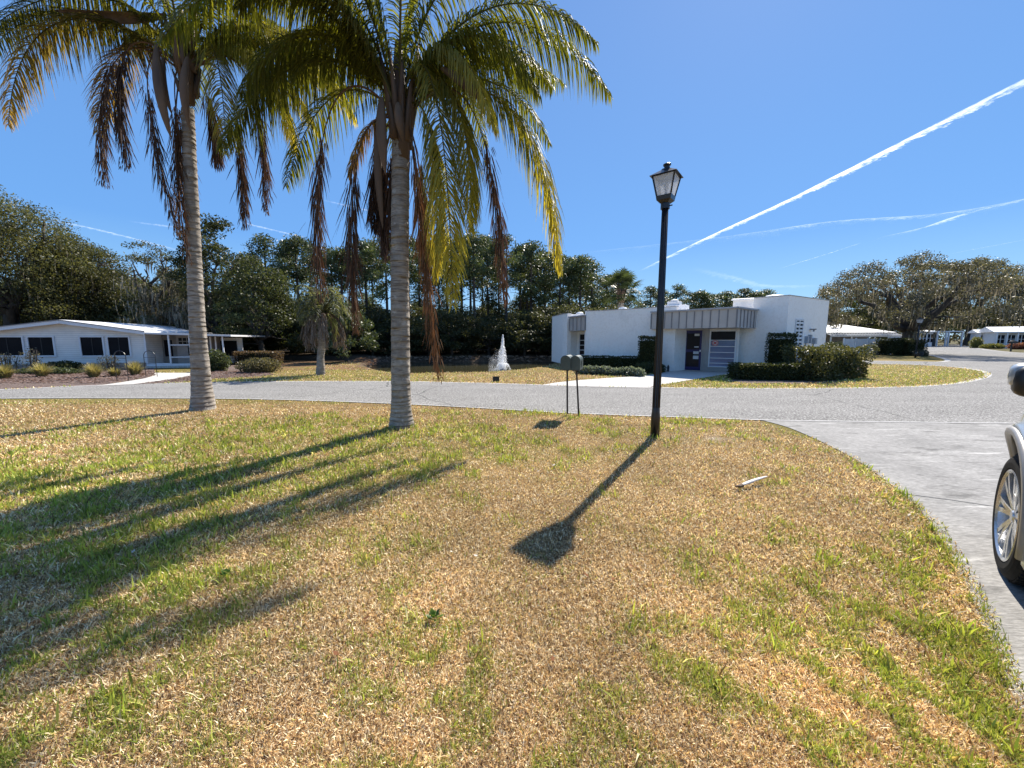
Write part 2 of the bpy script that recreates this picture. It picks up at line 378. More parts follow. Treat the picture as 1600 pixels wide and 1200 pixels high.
# asphalt
m, nt, nd, lk = newmat('asphalt'); v = coords(nt, 'pos')
c = mixc(nt, ramp(nt, noise(nt, coords(nt, 'pos', (.35, 1.2, 1)), .8, 6, .65), .35, .65), (.115, .11, .103), (.185, .178, .167))
c = mixc(nt, ramp(nt, noise(nt, v, 26, 3, .85), .47, .60), c, (.42, .41, .39))
c = mixc(nt, ramp(nt, noise(nt, v, 31, 3, .85), .53, .64), c, (.09, .09, .095))
vo = N(nt, 'ShaderNodeTexVoronoi', feature='DISTANCE_TO_EDGE'); vo.inputs['Scale'].default_value = .16
wv = nd.new('ShaderNodeMixRGB'); wv.inputs[0].default_value = .25; ns = nd.new('ShaderNodeTexNoise'); ns.inputs['Scale'].default_value = 1.1; lk.new(v, ns.inputs['Vector'])
lk.new(v, wv.inputs[1]); lk.new(ns.outputs['Color'], wv.inputs[2]); lk.new(wv.outputs[0], vo.inputs['Vector'])
cr = N(nt, 'ShaderNodeMath', operation='LESS_THAN'); lk.new(vo.outputs['Distance'], cr.inputs[0]); cr.inputs[1].default_value = .0022
c = mixc(nt, cr.outputs[0], c, (.11, .11, .105))
b = nd.new('ShaderNodeBsdfPrincipled'); b.inputs['Roughness'].default_value = .95; b.inputs['Specular IOR Level'].default_value = .06; lk.new(c, b.inputs['Base Color'])
bp = nd.new('ShaderNodeBump'); bp.inputs['Strength'].default_value = .7; bp.inputs['Distance'].default_value = .006; lk.new(noise(nt, v, 70, 2, .8), bp.inputs['Height']); lk.new(bp.outputs[0], b.inputs['Normal'])
out(nt, b.outputs[0]); M['asphalt'] = m
# concrete
def concrete(name, c1, c2, streak=True):
    m, nt, nd, lk = newmat(name); v = coords(nt, 'pos')
    c = mixc(nt, ramp(nt, noise(nt, v, 1.1, 6, .6), .3, .7), c1, c2)
    if streak:
        mp = nd.new('ShaderNodeMapping'); mp.inputs['Rotation'].default_value = (0, 0, R(-20)); mp.inputs['Scale'].default_value = (1.0, 9, 1); lk.new(v, mp.inputs[0])
        c = mixc(nt, ramp(nt, noise(nt, mp.outputs[0], .9, 5, .65), .58, .70), c, tuple(x * 1.4 for x in c1))
        mp = nd.new('ShaderNodeMapping'); mp.inputs['Rotation'].default_value = (0, 0, R(12)); mp.inputs['Scale'].default_value = (1.6, 5, 1); lk.new(v, mp.inputs[0])
        c = mixc(nt, ramp(nt, noise(nt, mp.outputs[0], .7, 5, .65), .56, .68), c, tuple(x * .62 for x in c2))
    mp = nd.new('ShaderNodeMapping'); mp.inputs['Rotation'].default_value = (0, 0, R(-8)); mp.inputs['Scale'].default_value = (12, 90, 1); lk.new(v, mp.inputs[0])
    c = mixc(nt, ramp(nt, noise(nt, mp.outputs[0], 1, 3, .7), .35, .65), mixc(nt, 1.0, c, (.66, .66, .66), 'MULTIPLY'), mixc(nt, 1.0, c, (1.2, 1.2, 1.2), 'MULTIPLY'))
    c = mixc(nt, ramp(nt, noise(nt, v, 14, 4, .75), .38, .62), mixc(nt, 1.0, c, (.84, .84, .84), 'MULTIPLY'), c)
    b = nd.new('ShaderNodeBsdfPrincipled'); b.inputs['Roughness'].default_value = .9; b.inputs['Specular IOR Level'].default_value = .1; lk.new(c, b.inputs['Base Color'])
    bp = nd.new('ShaderNodeBump'); bp.inputs['Strength'].default_value = .35; bp.inputs['Distance'].default_value = .005; lk.new(noise(nt, v, 60, 3, .7), bp.inputs['Height']); lk.new(bp.outputs[0], b.inputs['Normal'])
    out(nt, b.outputs[0]); return m
M['drive'] = concrete('driveway_concrete', (.35, .34, .325), (.24, .234, .224))
M['walk'] = concrete('pale_concrete', (.58, .55, .51), (.5, .48, .45), False)
M['curb'] = concrete('edge_concrete', (.52, .51, .49), (.42, .41, .40), False)
M['mulch'] = surf('bark_mulch', (.16, .12, .10), (.08, .058, .05), scale=9, rough=.95, bump=.9, bscale=25, kind='pos', c3=(.26, .2, .18), scale3=22, lo3=.52, hi3=.66, bdist=.04, spec=.1)
sheet('road', road_poly, .006, M['asphalt'])
sheet('driveway', drive_poly, .010, M['drive'])
sheet('office_path', office_walk, .014, M['walk'])
sheet('house_path', house_walk, .018, M['walk'])
sheet('mulch_bed', mulch_bed, .010, M['mulch'])
sheet('mulch_bed', mulch_bed2, .013, M['mulch'])
sheet('hedge_soil', hedge_soil, .010, M['mulch'])
ribbon('road_edging', near_edge, .07, .016, M['curb'], .035)
ribbon('road_edging', far_edge, .22, .012, M['curb'], .08)
ribbon('road_edging', branch_far, .30, .012, M['curb'], .1)
ribbon('road_edging', far_right, .35, .012, M['curb'])
lat = [G(1411, 773), G(1480, 782), G(1554, 793), G(1640, 806)]
M['joint'] = surf('joint', (.12, .12, .12), rough=.9)
ribbon('driveway_joint', lat, .014, .0135, M['joint'])
# pond water
m, nt, nd, lk = newmat('pond_water'); v = coords(nt, 'pos')
b = nd.new('ShaderNodeBsdfPrincipled'); b.inputs['Base Color'].default_value = (.045, .042, .022, 1); b.inputs['Roughness'].default_value = .08
b.inputs['IOR'].default_value = 1.33
bp = nd.new('ShaderNodeBump'); bp.inputs['Strength'].default_value = .25; bp.inputs['Distance'].default_value = .03; lk.new(noise(nt, v, 5, 3), bp.inputs['Height']); lk.new(bp.outputs[0], b.inputs['Normal'])
out(nt, b.outputs[0])
sheet('pond_water', [(-24, 17.5), (10, 17.5), (10, 36), (-24, 36)], -.33, m)
# ================================================================ foliage generators
def leaf_quads(cen, rad, n, size, seed, c1, c2, aspect=.5, shell=.35, flat=0.0, down=0.0):
    """diamond leaves spread through ellipsoidal puffs.  cen (k,3), rad (k,3)"""
    r = np.random.default_rng(seed); k = len(cen); cen = np.asarray(cen, float); rad = np.asarray(rad, float)
    w = (rad[:, 0] * rad[:, 1]) ; w = w / w.sum(); which = r.choice(k, n, p=w)
    d = r.normal(size=(n, 3)); d /= np.linalg.norm(d, axis=1)[:, None]
    rr = r.random(n) ** shell
    lump = .75 + .5 * r.random(n)
    p = cen[which] + d * rad[which] * (rr * lump)[:, None]
    a = r.normal(size=(n, 3)); a[:, 2] = a[:, 2] * (1 - flat) - down; a /= np.linalg.norm(a, axis=1)[:, None]
    b = np.cross(a, r.normal(size=(n, 3))); b /= np.linalg.norm(b, axis=1)[:, None]
    s = (size * (.6 + .8 * r.random(n)))[:, None]
    Q = np.stack([p - a * s * .5, p + b * s * aspect * .5, p + a * s * .5, p - b * s * aspect * .5], 1)
    t = r.random(n)[:, None] ; br = (.75 + .5 * np.random.default_rng(seed + 1).random(k))[which][:, None]
    C = (np.array(c1) * (1 - t) + np.array(c2) * t) * br
    return Q, C
def strands(anchors, n, L, seed, c1, c2, w=.05):
    r = np.random.default_rng(seed); anchors = np.asarray(anchors); k = r.integers(0, len(anchors), n)
    p = anchors[k] + r.normal(size=(n, 3)) * np.array([.35, .35, .2]); l = L * (.35 + r.random(n)); Q = []; C = []
    seg = 3
    for s in range(seg):
        a0 = s / seg; a1 = (s + 1) / seg
        off0 = np.stack([np.sin(k + a0 * 3) * .05, np.cos(k * 2 + a0 * 3) * .05, -a0 * l], 1); off1 = np.stack([np.sin(k + a1 * 3) * .05, np.cos(k * 2 + a1 * 3) * .05, -a1 * l], 1)
        th = r.random(n) * 3.14; wv = np.stack([np.cos(th), np.sin(th), 0 * th], 1)
        w0 = w * (1.1 - a0); w1 = w * (1.1 - a1)
        Q.append(np.stack([p + off0 - wv * w0, p + off0 + wv * w0, p + off1 + wv * w1, p + off1 - wv * w1], 1)); t = r.random(n)[:, None]
        C.append(np.array(c1) * (1 - t) + np.array(c2) * t)
    return np.concatenate(Q), np.concatenate(C)

def wiggle(a, b, n, amp, rnd, sag=0.0):
    a = Vector(a); b = Vector(b); L = (b - a).length; pts = []
    for i in range(n + 1):
        t = i / n; q = a.lerp(b, t)
        if 0 < i < n: q += Vector((rnd.uniform(-1, 1), rnd.uniform(-1, 1), rnd.uniform(-1, 1))) * amp * L
        q.z += sag * L * math.sin(math.pi * t); pts.append(q)
    return pts
def skeleton(trunk_pts, trunk_r, limbs, clumps, seed, twig_r=.03, nseg=7, minz=0):
    """trunk + main limbs + a twig to every clump"""
    rnd = random.Random(seed); mb = MB(); mb.tube(trunk_pts, trunk_r, 10)
    nodes = [(Vector(p), r) for p, r in zip(trunk_pts, trunk_r) if p[2] > minz]
    for a, b, r0, r1, amp, sag in limbs:
        pts = wiggle(a, b, 6, amp, rnd, sag); rr = [r0 + (r1 - r0) * i / 6 for i in range(7)]
        mb.tube(pts, rr, nseg); nodes += list(zip(pts, rr))
    for cpos in sorted([Vector(q) for q in clumps], key=lambda q: min((q - n_[0]).length for n_ in nodes)):
        best = min(nodes, key=lambda n_: (n_[0] - cpos).length + (1.0 if n_[0].z > cpos.z + .3 else 0) + (0 if n_[1] > twig_r * 1.1 else .6))
        L = (best[0] - cpos).length
        if L < .15: continue
        pts = wiggle(best[0], cpos, 4, .07, rnd, .04); r0 = min(best[1] * .75, twig_r * (1 + L * .45)); rr = [r0 + (twig_r * .3 - r0) * i / 4 for i in range(5)]
        mb.tube(pts, rr, 5, caps=False); nodes += list(zip(pts[1:], rr[1:]))
    return mb

GR = dict(oak=((.06, .07, .025), (.14, .135, .055)), oakg=((.078, .078, .056), (.15, .14, .10)), dark=((.03, .042, .016), (.08, .09, .035)),
          pine=((.045, .068, .026), (.12, .14, .06)), under=((.035, .045, .018), (.10, .10, .045)), olive=((.10, .095, .05), (.16, .14, .08)))
def make_tree(name, kind, h, seed, spread, label, cat, group=None, trunk_h=None, leaves=9000, lsize=.17, col='oak', moss=0, tr=.35, nclump=90, puff=1.0, crown_z=None, limbs_n=7, asym=(0, 0), bottom=.25, mosscol=((.16, .15, .12), (.26, .24, .19)), lean=(0, 0), mat='leaf'):
    rnd = random.Random(seed); root = empty(name, label=label, cat=cat, group=group)
    th = trunk_h or h * .3
    tp = [Vector((lean[0] * t, lean[1] * t, th * t)) + Vector((rnd.uniform(-1, 1), rnd.uniform(-1, 1), 0)) * tr * .25 * (t > 0) for t in (0, .12, .4, .7, 1)]
    trr = [tr * 1.5, tr * 1.1, tr * .95, tr * .88, tr * .8]
    cz = crown_z or (th + (h - th) * bottom); clumps = []; tries = 0
    while len(clumps) < nclump and tries < 6000:
        tries += 1; a = rnd.uniform(0, 2 * math.pi); u = rnd.random() ** .5; rho = u * spread
        top = cz + (h - cz) * math.sqrt(max(0, 1 - (u * .97) ** 2)); lo = th * .75 + (cz - th * .75) * rnd.random() * (1 - u * .3)
        zz = top - abs(rnd.gauss(0, .30)) * (h - cz) if rnd.random() < .7 else rnd.uniform(lo, top)
        top *= 1
        nn = fbm(np.array([math.cos(a) * rho * .3 + seed]), np.array([math.sin(a) * rho * .3 + zz * .35]), seed)[0]
        if nn < .40: continue
        p = Vector((math.cos(a) * rho + asym[0] * u, math.sin(a) * rho + asym[1] * u, max(lo, min(top, zz)) - puff * .3))
        if any((p - q).length < puff * .62 for q in clumps): continue
        clumps.append(p)
    limbs = []
    for i in range(limbs_n):
        a = 2 * math.pi * i / limbs_n + rnd.uniform(-.35, .35); rr = spread * rnd.uniform(.45, .75)
        limbs.append((tp[-1] - Vector((0, 0, rnd.uniform(0, .3) * th)), Vector((math.cos(a) * rr + asym[0] * .6, math.sin(a) * rr + asym[1] * .6, th + (h - th) * rnd.uniform(.25, .75))), tr * .62, tr * .16, .07, rnd.uniform(-.03, .12)))
    mb = skeleton(tp, trr, limbs, clumps, seed, twig_r=.035 + .01 * (h > 9))
    mb.build('trunk', M['bark'], root, smooth=True)
    cen = np.array([tuple(p) for p in clumps]); rad = np.array([[puff * rnd.uniform(.7, 1.15), puff * rnd.uniform(.7, 1.15), puff * rnd.uniform(.42, .7)] for _ in clumps])
    Q, C = leaf_quads(cen, rad, leaves, lsize, seed, *GR[col])
    link('crown', quadmesh('crown', Q, C), M[mat], root)
    if moss:
        low = cen[cen[:, 2] < np.percentile(cen[:, 2], 75)]
        Q, C = strands(low, moss, 1.1, seed + 5, *mosscol, w=.05)
        link('hanging_moss', quadmesh('moss', Q, C), M['moss'], root)
    return root
def make_pine(name, h, seed, label, cat, group, crown_from=.6, spread=2.2, n=26, leaves=4200, lsize=.24, tr=.17, col='pine'):
    rnd = random.Random(seed); root = empty(name, label=label, cat=cat, group=group)
    bx = rnd.uniform(-.4, .4); by = rnd.uniform(-.4, .4)
    tp = [Vector((bx * math.sin(t * 2.2), by * math.sin(t * 2.0), h * .97 * t)) for t in [i / 8 for i in range(9)]]
    trr = [tr * (1.15 - .85 * i / 8) for i in range(9)]
    clumps = []
    for i in range(n):
        t = crown_from + (1 - crown_from) * (i + rnd.random()) / n; a = rnd.uniform(0, 2 * math.pi)
        prof = math.sin(min(1, (t - crown_from) / (1 - crown_from) * .9 + .12) * math.pi) ** .6
        rho = spread * prof * rnd.uniform(.25, 1.0); clumps.append(Vector((math.cos(a) * rho, math.sin(a) * rho, h * t * 1.0)))
    mb = skeleton(tp, trr, [], clumps, seed, twig_r=.03, minz=h * .4)
    for i in range(7):
        z0 = h * rnd.uniform(.3, crown_from); a = rnd.uniform(0, 6.28); L = rnd.uniform(.5, 1.5)
        mb.tube([(0, 0, z0), (math.cos(a) * L, math.sin(a) * L, z0 + rnd.uniform(-.2, .3))], [.03, .01], 4, caps=False)
    mb.build('trunk', M['pine_bark'], root, smooth=True)
    cen = np.array([tuple(p) for p in clumps]); rad = np.array([[rnd.uniform(.6, 1.05), rnd.uniform(.6, 1.05), rnd.uniform(.32, .6)] for _ in clumps])
    Q, C = leaf_quads(cen, rad, leaves, lsize, seed, *GR[col], aspect=.42)
    link('crown', quadmesh('crown', Q, C), M['needle'], root)
    return root
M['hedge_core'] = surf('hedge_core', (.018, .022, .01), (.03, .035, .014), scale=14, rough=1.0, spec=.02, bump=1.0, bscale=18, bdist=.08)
def bush(name, loc, r, n, label, cat, seed, col='dark', lsize=.09, group=None, stems=7, boxy=False, rz=0.0, mat='leaf', shell=.35, rag=.16):
    """rounded or clipped shrub with stems"""
    rd = np.random.default_rng(seed); root = empty(name, loc, rz, label, cat, group); rnd = random.Random(seed)
    if boxy:
        p = rd.random((n, 3)) * 2 - 1; ax = rd.integers(0, 3, n); m = rd.random(n) < .72
        sgn = np.sign(rd.random(n) - .5); p[np.arange(n)[m], ax[m]] = sgn[m] * (.93 + .12 * rd.random(m.sum()))
        p += rd.normal(size=p.shape) * .018
        P = p * np.array(r); P[:, 2] = np.abs(P[:, 2] + r[2]) 
        lump = (fbm(P[:, 0] * 2.2 + P[:, 2], P[:, 1] * 2.2 - P[:, 2] * 1.3, seed) - .5) * rag
        P += p * lump[:, None]
    else:
        d = rd.normal(size=(n, 3)); d /= np.linalg.norm(d, axis=1)[:, None]; lump = .62 + .75 * fbm(d[:, 0] * 2.5 + seed, d[:, 1] * 2.5 + d[:, 2] * 2, seed)
        P = d * np.array(r) * (rd.random(n) ** shell * lump)[:, None]; P[:, 2] = np.abs(P[:, 2] + r[2] * .75)
    a = rd.normal(size=(n, 3)); a /= np.linalg.norm(a, axis=1)[:, None]; b = np.cross(a, rd.normal(size=(n, 3))); b /= np.linalg.norm(b, axis=1)[:, None]
    s = (lsize * (.6 + .8 * rd.random(n)))[:, None]; Q = np.stack([P - a * s * .5, P + b * s * .28, P + a * s * .5, P - b * s * .28], 1)
    t = rd.random(n)[:, None]; c1, c2 = GR[col]; C = np.array(c1) * (1 - t) + np.array(c2) * t
    mb = MB()
    for i in range(stems):
        x0 = rnd.uniform(-.6, .6) * r[0]; y0 = rnd.uniform(-.6, .6) * r[1]
        mb.tube([(x0 * .8, y0 * .8, 0), (x0, y0, r[2] * .9), (x0 * 1.3, y0 * 1.3, r[2] * 1.5)], [.025, .018, .008], 5)
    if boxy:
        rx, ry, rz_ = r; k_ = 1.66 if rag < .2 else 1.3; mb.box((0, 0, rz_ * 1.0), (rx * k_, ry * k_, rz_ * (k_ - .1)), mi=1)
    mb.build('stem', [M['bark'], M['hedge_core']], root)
    link('foliage', quadmesh('foliage', Q, C), M[mat], root)
    return root
# ================================================================ palms
def bez(P, t): 
    u = 1 - t; return P[0] * u ** 3 + P[1] * 3 * u * u * t + P[2] * 3 * u * t * t + P[3] * t ** 3
PAL = dict(green=((.07, .09, .015), (.17, .18, .03)), lime=((.20, .22, .04), (.44, .39, .08)), dark=((.045, .055, .015), (.11, .11, .03)),
           mix=((.07, .10, .02), (.26, .23, .05)), gold=((.30, .20, .06), (.42, .30, .10)), purp=((.07, .05, .045), (.15, .10, .07)),
           dead=((.07, .045, .033), (.14, .085, .055)), ddark=((.045, .032, .028), (.09, .06, .045)), rust=((.14, .08, .045), (.23, .13, .07)))
def frond(parent, P, seed, pal='green', tip=None, L=.55, npair=140, tight=0.0, start=.16, droop=.75, w=.021, rr=.022, name='frond', spreadv=.35):
    """pinnate frond on a cubic curve; tight=1: dead leaflets hanging close along the stem"""
    rd = np.random.default_rng(seed); P = [Vector(p) for p in P]
    c1, c2 = (np.array(c) for c in PAL[pal]); tc = np.array(PAL[tip][1]) if tip else None
    T = np.linspace(0, 1, 25); pts = [bez(P, t) for t in T]
    Lc = [0]
    for i in range(24): Lc.append(Lc[-1] + (pts[i + 1] - pts[i]).length)
    Lc = np.array(Lc) / Lc[-1]; A = np.array([tuple(p) for p in pts])
    n = npair * 2; s = start + (1 - start) * (np.repeat(np.arange(npair), 2) + rd.random(n) * .9) / npair; s = np.clip(s, 0, .999)
    pos = np.stack([np.interp(s, Lc, A[:, k]) for k in range(3)], 1); e = .01
    tg = np.stack([np.interp(np.clip(s + e, 0, 1), Lc, A[:, k]) - np.interp(np.clip(s - e, 0, 1), Lc, A[:, k]) for k in range(3)], 1); tg /= np.linalg.norm(tg, axis=1)[:, None] + 1e-9
    # lateral: perpendicular to the plane of the arch
    pl = (P[3] - P[0]); hz = Vector((pl.x, pl.y, 0))
    if hz.length < .05: hz = Vector((1, 0, 0))
    lat = np.array(tuple(hz.normalized().cross(Vector((0, 0, 1)))))
    ang = rd.random() * .6 - .3
    up = np.cross(np.broadcast_to(lat, tg.shape), tg) * -1; up *= np.sign(up[:, 2] + 1e-6)[:, None]
    sd = np.tile([1.0, -1.0], npair)[:, None]
    prof = np.sin(np.clip((s - start) / (1 - start), 0, 1) ** .75 * math.pi * .86 + .28)[:, None]
    ln = L * prof * (.8 + .35 * rd.random((n, 1)))
    if tight > 0:
        jit = rd.normal(size=(n, 3)); jit[:, 2] *= .3
        d = tg * .8 + sd * lat * .42 * (1 - tight * .5) + jit * .24 + np.array([0, 0, -.9]); g = .15; ln = ln * .85; pos = pos + jit * .042
    else:
        d = sd * lat * 1.0 + tg * (.55 + .3 * rd.random((n, 1))) + up * (rd.random((n, 1)) * 1.6 - .6) * spreadv + rd.normal(size=(n, 3)) * .1; g = droop
    d /= np.linalg.norm(d, axis=1)[:, None]; gv = np.array([0, 0, -1.0])
    K = 4; cur = []
    for k in range(K + 1):
        t = k / K; cur.append(pos + d * ln * t * (1 - .25 * g * t) + gv * ln * g * t * t * (1 + .3 * rd.random((n, 1))))
    wd = np.cross(d, gv + rd.normal(size=(n, 3)) * .5); wd /= np.linalg.norm(wd, axis=1)[:, None] + 1e-9
    ws = [w * .7, w, w * .9, w * .6, w * .08]; Q = []; C = []
    t = rd.random((n, 1)); col = c1 * (1 - t) + c2 * t
    if tc is not None:
        k_ = np.clip(s[:, None] * 1.6 - .4 + (rd.random((n, 1)) - .5) * .5, 0, 1); col = col * (1 - k_) + tc * k_
    for k in range(K):
        a0 = cur[k]; a1 = cur[k + 1]
        Q.append(np.stack([a0 - wd * ws[k] / 2, a0 + wd * ws[k] / 2, a1 + wd * ws[k + 1] / 2, a1 - wd * ws[k + 1] / 2], 1)); C.append(col)
    Q = np.concatenate(Q); C = np.concatenate(C)
    # stem
    mb = MB(); rad = [rr * (1.6 if t_ < .08 else 1) * (1 - .82 * t_) for t_ in T]; mb.tube(pts, rad, 6)
    nv = len(Q) * 4; V = np.concatenate([Q.reshape(-1, 3), np.array(mb.v)])
    quads = [f for f in mb.f if len(f) == 4]; Fc = np.concatenate([np.arange(nv).reshape(-1, 4), np.array(quads) + nv])
    sc_ = np.array(PAL['dead'][1]) if tight > 0 or pal in ('gold', 'purp') else np.array((.13, .12, .045))
    cc_ = np.concatenate([np.repeat(C, 4, axis=0), np.broadcast_to(sc_, (len(mb.v), 3))])
    me = npmesh('frond', V, Fc, cc_)
    return link(name, me, M['dead'] if (tight > 0 or pal in ('gold', 'dead')) else M['frond'], parent)
def spathe(parent, a, b, w, name='spathe', bow=.1):
    """boat-shaped woody bract hanging from the crown"""
    a = Vector(a); b = Vector(b); n = 10; V = []; Fa = []; d = (b - a); sx = Vector((1, 0, 0)) if abs(d.x) < abs(d.z) else Vector((0, 0, 1)); sy = d.normalized().cross(sx).normalized(); sx = sy.cross(d.normalized())
    for i in range(n + 1):
        t = i / n; c = a.lerp(b, t) + sy * bow * math.sin(math.pi * t); ww = w * math.sin(math.pi * min(1, .08 + t * .92)) ** .7
        for k in range(7):
            q = math.pi * (k / 6); V.append(c + sx * math.cos(q) * ww + sy * math.sin(q) * ww * .8)
        for k in range(7):
            q = math.pi * (1 - k / 6); V.append(c + sx * math.cos(q) * ww * .9 + sy * math.sin(q) * ww * .68)
    m_ = 14
    for i in range(n):
        for k in range(m_): Fa.append((i * m_ + k, i * m_ + (k + 1) % m_, (i + 1) * m_ + (k + 1) % m_, (i + 1) * m_ + k))
    mb = MB(); mb.add(V, Fa); return mb.build(name, M['spathe'], parent, smooth=True)
# ringed trunk
m, nt, nd, lk = newmat('palm_trunk'); v = coords(nt)
c = mixc(nt, ramp(nt, noise(nt, v, 3.5, 5, .65), .35, .62), (.40, .36, .31), (.25, .22, .19))
mp = nd.new('ShaderNodeMapping'); mp.inputs['Scale'].default_value = (6, 6, 60); lk.new(v, mp.inputs[0])
c = mixc(nt, ramp(nt, noise(nt, mp.outputs[0], 1, 3, .6), .48, .66), c, (.16, .135, .115))
c = mixc(nt, ramp(nt, noise(nt, v, 6, 4, .7), .60, .70), c, (.46, .45, .42))
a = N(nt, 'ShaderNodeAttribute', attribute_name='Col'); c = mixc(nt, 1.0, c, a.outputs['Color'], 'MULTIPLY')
b = nd.new('ShaderNodeBsdfPrincipled'); b.inputs['Roughness'].default_value = .9; b.inputs['Specular IOR Level'].default_value = .15; lk.new(c, b.inputs['Base Color'])
bp = nd.new('ShaderNodeBump'); bp.inputs['Strength'].default_value = .7; bp.inputs['Distance'].default_value = .02; lk.new(noise(nt, mp.outputs[0], .9, 4), bp.inputs['Height']); lk.new(bp.outputs[0], b.inputs['Normal'])
out(nt, b.outputs[0]); M['palm_trunk'] = m
def palm_trunk(parent, path, rads, seed, ring=.14):
    rnd = random.Random(seed); P = [Vector(p) for p in path]; L = [0]
    for i in range(len(P) - 1): L.append(L[-1] + (P[i + 1] - P[i]).length)
    A = np.array([tuple(p) for p in P]); n = 28; V = []; C = []; s = 0.0; rows = 0; k = 0; sts = []
    while s < L[-1]:
        step = ring * rnd.uniform(.6, 1.35) * (1.0 if s > .6 else .6)
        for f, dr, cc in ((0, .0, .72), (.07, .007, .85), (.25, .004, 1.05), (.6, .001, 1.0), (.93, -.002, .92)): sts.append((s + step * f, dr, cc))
        s += step
    tilt = [(rnd.uniform(-.03, .03), rnd.uniform(-.03, .03)) for _ in range(400)]
    for j, (s_, dr, cc) in enumerate(sts):
        s_ = min(s_, L[-1]); c = Vector([np.interp(s_, L, A[:, q]) for q in range(3)]); r0 = float(np.interp(s_, L, rads)); tx, ty = tilt[j // 5 % 400]
        for q in range(n):
            a_ = 2 * math.pi * q / n; wob = 1 + .03 * math.sin(a_ * 3 + seed + s_ * 2) + .02 * math.sin(a_ * 7 + s_ * 9) + .012 * math.sin(a_ * 13 + j)
            r = (r0 + dr) * wob; x_ = math.cos(a_) * r; y_ = math.sin(a_) * r
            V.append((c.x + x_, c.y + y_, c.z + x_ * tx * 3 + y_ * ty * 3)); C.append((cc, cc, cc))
    V = np.array(V); V[:n, 2] = -.03; rows = len(sts); idx = np.arange(rows * n).reshape(rows, n)
    nxt = np.roll(idx, -1, axis=1); Fc = np.stack([idx[:-1], nxt[:-1], nxt[1:], idx[1:]], -1).reshape(-1, 4)
    return link('trunk', npmesh('trunk', V, Fc, np.array(C)), M['palm_trunk'], parent, smooth=True)
def boots(parent, c, top, seed, r=.16, n=16):
    """old leaf bases and upright petioles wrapped round the heart of the crown"""
    rnd = random.Random(seed); mb = MB(); c = Vector(c)
    for i in range(n):
        a_ = 6.28 * i / n + rnd.uniform(-.2, .2); z0 = rnd.uniform(-.45, .15); h_ = rnd.uniform(.35, .8) if i % 3 else rnd.uniform(.9, top); o = Vector((math.cos(a_), math.sin(a_), 0))
        ww = rnd.uniform(.035, .07); rr_ = r * rnd.uniform(.8, 1.1)
        pts = [c + o * rr_ + Vector((0, 0, z0)), c + o * (rr_ + .03) + Vector((0, 0, z0 + h_ * .4)), c + o * (rr_ + .05 + .12 * h_) + Vector((0, 0, z0 + h_))]
        mb.tube(pts, [ww, ww * .8, ww * .3], 6)
    mb.tube([c - Vector((0, 0, .62)), c - Vector((0, 0, .3)), c + Vector((0, 0, .2)), c + Vector((0, 0, top * .8))], [r * .8, r * .95, r * 1.05, r * .3], 12)
    return mb.build('leaf_bases', M['spathe'], parent, smooth=True)

def queen_palm(base, top, rads, heart, fronds, dead, spathes, label, seed):
    root = empty('queen_palm', (base[0], base[1], 0), 0, label, 'palm tree'); o = Vector((base[0], base[1], 0))
    T = Vector(top) - o; path = [Vector((0, 0, 0)), T * .25 + Vector((-.02, 0, 0)), T * .5 + Vector((-.03, 0, 0)), T * .75 + Vector((-.01, 0, 0)), T]
    # resample
    pts = []; 
    for i in range(17): 
        t = i / 16; k = min(int(t * 4), 3); f = t * 4 - k; pts.append(path[k].lerp(path[k + 1], f))
    L = [0]
    for i in range(16): L.append(L[-1] + (pts[i + 1] - pts[i]).length)
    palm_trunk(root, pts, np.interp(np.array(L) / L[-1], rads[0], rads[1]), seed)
    H = Vector(heart) - o; boots(root, H, 1.5, seed, r=rads[1][-1] * 1.15, n=20)
    for i, (dy, p1, p2, p3, kw) in enumerate(fronds):
        kk = dict(kw); P = [H + Vector((p1[0] * .08, dy * .03, .1)), H + Vector((p1[0], dy * .35, p1[1])), H + Vector((p2[0], dy * .8, p2[1])), H + Vector((p3[0], dy, p3[1]))]
        frond(root, P, seed * 100 + i, **kk)
    for i, (dy, p1, p2, p3, kw) in enumerate(dead):
        kk = dict(pal='dead', tight=1.0, npair=210, L=.55, start=.28, w=.016, rr=.02, name='dead_frond'); kk.update(kw)
        P = [H + Vector((p1[0] * .1, dy * .1, 0)), H + Vector((p1[0], dy * .5, p1[1])), H + Vector((p2[0], dy, p2[1])), H + Vector((p3[0], dy, p3[1]))]
        frond(root, P, seed * 100 + 50 + i, **kk)
    for a_, b_, w_ in spathes: spathe(root, H + Vector(a_), H + Vector(b_), w_)
    return root
b2 = G(628, 667); D2 = b2[1]
tp2 = AT(626, 215, D2 - .25); h2 = AT(626, 188, D2 - .25)
